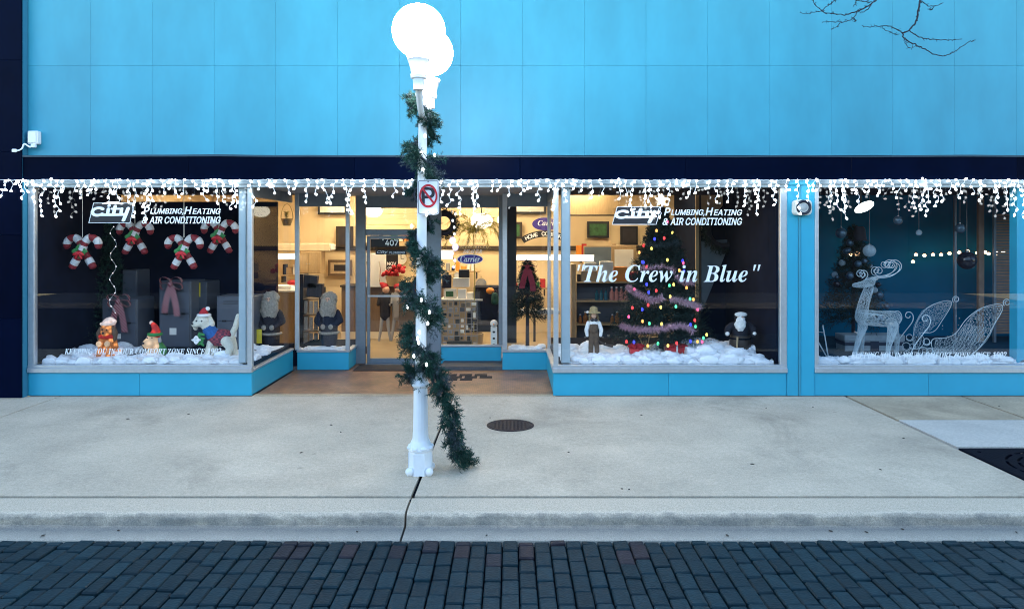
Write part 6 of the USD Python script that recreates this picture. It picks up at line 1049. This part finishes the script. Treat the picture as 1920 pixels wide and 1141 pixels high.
hung(1813, 488, 10.3, .125, 'bauble_black', 'large black bauble with a blue sheen hanging near the right blind'); hung(1630, 470, 10.3, .085, 'bauble_clear', 'clear glittery bauble hanging above the reindeer antlers'); hung(1577, 437, 10.6, .075, 'bauble', 'dull grey bauble hanging near the left edge of the reindeer window'); hung(1684, 413, 10.2, .06, 'bauble', 'small blue grey bauble hanging right of the spotlight'); hung(1723, 436, 10.4, .04, 'bauble_clear', 'tiny clear bauble hanging over the middle of the reindeer window'); hung(1800, 428, 10.5, .07, 'bauble', 'dull blue bauble hanging above the big black bauble')
d = 10.5; t = thing('grey_gift_box', 'grey striped gift box standing behind the legs of the wire reindeer', 'gift', (X(1640, d), Yd(d), .386)); obj('gift_body', box(-.42, .42, 0, .3, 0, Z(640, d) - .386, .008), 'gift_grey', t); obj('gift_band', box(-.424, .424, -.004, .304, .08, .13, .002), 'gift_dark', t); obj('gift_band', box(-.06, .06, -.006, .306, .0, Z(640, d) - .383, .002), 'gift_dark', t); obj('gift_lid', box(-.43, .43, -.008, .31, Z(639.5, d) - .386, Z(628, d) - .386, .008), 'gift_grey', t)
t = thing('wire_stand', 'pale slanting wire stand at the left edge of the reindeer window', 'stand', (X(1545, 9.9), Yd(9.9), .40)); pw = lambda x, y, dy=0: z5(x, y, 9.9) + (0, dy, 0) - np.array([X(1545, 9.9), Yd(9.9), .40]); obj('stand_leg', tube([pw(255, 690), pw(275, 800), pw(300, 950)], .008, 6), 'white_wire', t); obj('stand_leg', tube([pw(225, 700, .1), pw(230, 800, .1), pw(300, 950, .02)], .008, 6), 'white_wire', t); obj('stand_bar', tube([pw(228, 745, .09), pw(245, 745, .05), pw(265, 745)], .006, 5), 'white_wire', t)
SL = thing('warm_bulb_string', 'string of warm round bulbs across the back of the reindeer window', 'string lights', P(1800, 475, 11.9)); oo = P(1800, 475, 11.9)
z5b = lambda x, y: P(1480 + x / 4.075, 440 + y / 4.075, 11.9) - oo
bl = [(945, 205), (968, 152), (1032, 158), (1098, 152), (1160, 152), (1224, 143), (1298, 135), (1362, 125), (1437, 138), (1495, 132), (1522, 145), (1583, 140), (1634, 130), (1712, 138)]
obj('cord', tube(spline([z5b(x, y - 8) for x, y in [(940, 190)] + bl[1:] + [(1760, 135)]], 60), .004, 5), 'black_plastic', SL)
for x, y in bl: b = obj('bulb', ball(z5b(x, y), .026, 2), 'warm_bulb', SL, smooth=True); obj('socket', lathe([(0, .022), (.012, .022), (.012, .05), (0, .05)], 8, z5b(x, y)), 'black_plastic', b)
t = thing('twin_warm_lamps', 'pair of bright warm lamps low on the back wall, left of the antlers', 'lamp', P(1600, 476, 11.9))
obj('lamp_bracket', box(-.16, .16, .02, .05, -.015, .015), 'dark_wood', t)
for px in (1594, 1607.5): obj('bulb', ball((X(px, 11.9) - X(1600, 11.9), 0, 0), .042, 2), 'warm_bulb', t, smooth=True)

# ------------------------------------------------------------------ ceiling lamps that light the shop
for i, (x, y) in enumerate([(-4.9, 4.3), (-2.9, 4.2), (-.9, 4.2), (1.1, 4.2), (-3.0, 5.5), (-.6, 5.5), (2.3, 4.6)]):
    t = thing('ceiling_light', ['flat lit ceiling lamp over the far left of the shop', 'flat lit ceiling lamp over the goods left of the door', 'flat lit ceiling lamp over the middle of the shop', 'flat lit ceiling lamp over the shelf unit', 'flat lit ceiling lamp near the back wall left', 'flat lit ceiling lamp near the back wall, middle', 'flat lit ceiling lamp over the right of the shop'][i], 'ceiling lamp', (x, y, 3.05)); obj('frame', cat([box(-.62, .62, s_ * .16 - .01, s_ * .16 + .01, 0, .06) for s_ in (-1, 1)] + [box(s_ * .61 - .01, s_ * .61 + .01, -.15, .15, 0, .06) for s_ in (-1, 1)]), 'white_plastic', t); obj('diffuser', box(-.598, .598, -.148, .148, .01, .05), 'ceiling_glow', t)

def goods(px0, px1, py, d, seed, label, n):
    t = thing('wall_shelf', label, 'shelf', (X((px0 + px1) / 2, d), Yd(d), Z(py, d))); r = random.Random(seed); w = (px1 - px0) * d / F / 2
    obj('shelf_board', box(-w, w, 0, .3, -.025, 0, .004), 'tan_wood', t)
    for s_ in (-.8, .8): obj('bracket', box(s_ * w - .012, s_ * w + .012, .02, .28, -.16, -.0255, .003), 'dark_wood', t)
    x = -w + .04
    while x < w - .12:
        b = r.uniform(.05, .14); hh = r.uniform(.07, .24); obj('boxed_item', box(x, x + b, .04 + r.uniform(0, .06), .24, .001, hh, .006), r.choice(['paper', 'card_mixed', 'red_cloth', 'tan_wood', 'navy_cloth', 'green_holly', 'white_plastic', 'grey_plastic', 'orange_paint']), t); x += b + r.uniform(.01, .06)
goods(524, 560, 515, 15.2, 1, 'wall shelf of small boxed goods glimpsed through the angled side glass', 5)
goods(690, 780, 452, 15.2, 2, 'wall shelf of boxed goods near the ceiling behind the door number', 9)
goods(832, 900, 508, 15.2, 3, 'wall shelf of boxed goods behind the counter and the oval decal', 8)
goods(960, 1028, 540, 15.2, 4, 'wall shelf of boxed goods behind the narrow tree', 8)
goods(1078, 1200, 478, 15.2, 5, 'wall shelf of boxed goods behind the first letters of the slogan', 10)

# ------------------------------------------------------------------ alike things carry one group
GROUPS = {'candy_cane_pair': 'candy canes hanging in the left window', 'furnace': 'furnace cabinets in the left window', 'ribbon_bow': 'red bows in the windows', 'icicle_lights': 'icicle lights along the head of the windows', 'hanging_bauble': 'baubles hanging in the reindeer window',
          'snow_blanket': 'fake snow in the displays', 'bearded_doll': 'bearded dolls left of the door', 'sitting_doll': 'dolls before the service counter', 'fluorescent_lamp': 'fluorescent lamps in the shop', 'hanging_lamp': 'hanging lamps in the shop', 'ceiling_light': 'ceiling lamps in the shop',
          'wall_shelf': 'wall shelves of boxed goods', 'framed_picture': 'pictures on the back wall', 'framed_transom_window': 'framed transom windows of the back wall', 'window_spotlight': 'spotlights in the display windows'}
for p in stage.GetPrimAtPath('/World').GetChildren():
    nm = p.GetName(); nm = nm[:-4] if nm[-4:-3] == '_' and nm[-3:].isdigit() else nm
    if nm in GROUPS: p.SetCustomDataByKey('group', GROUPS[nm])
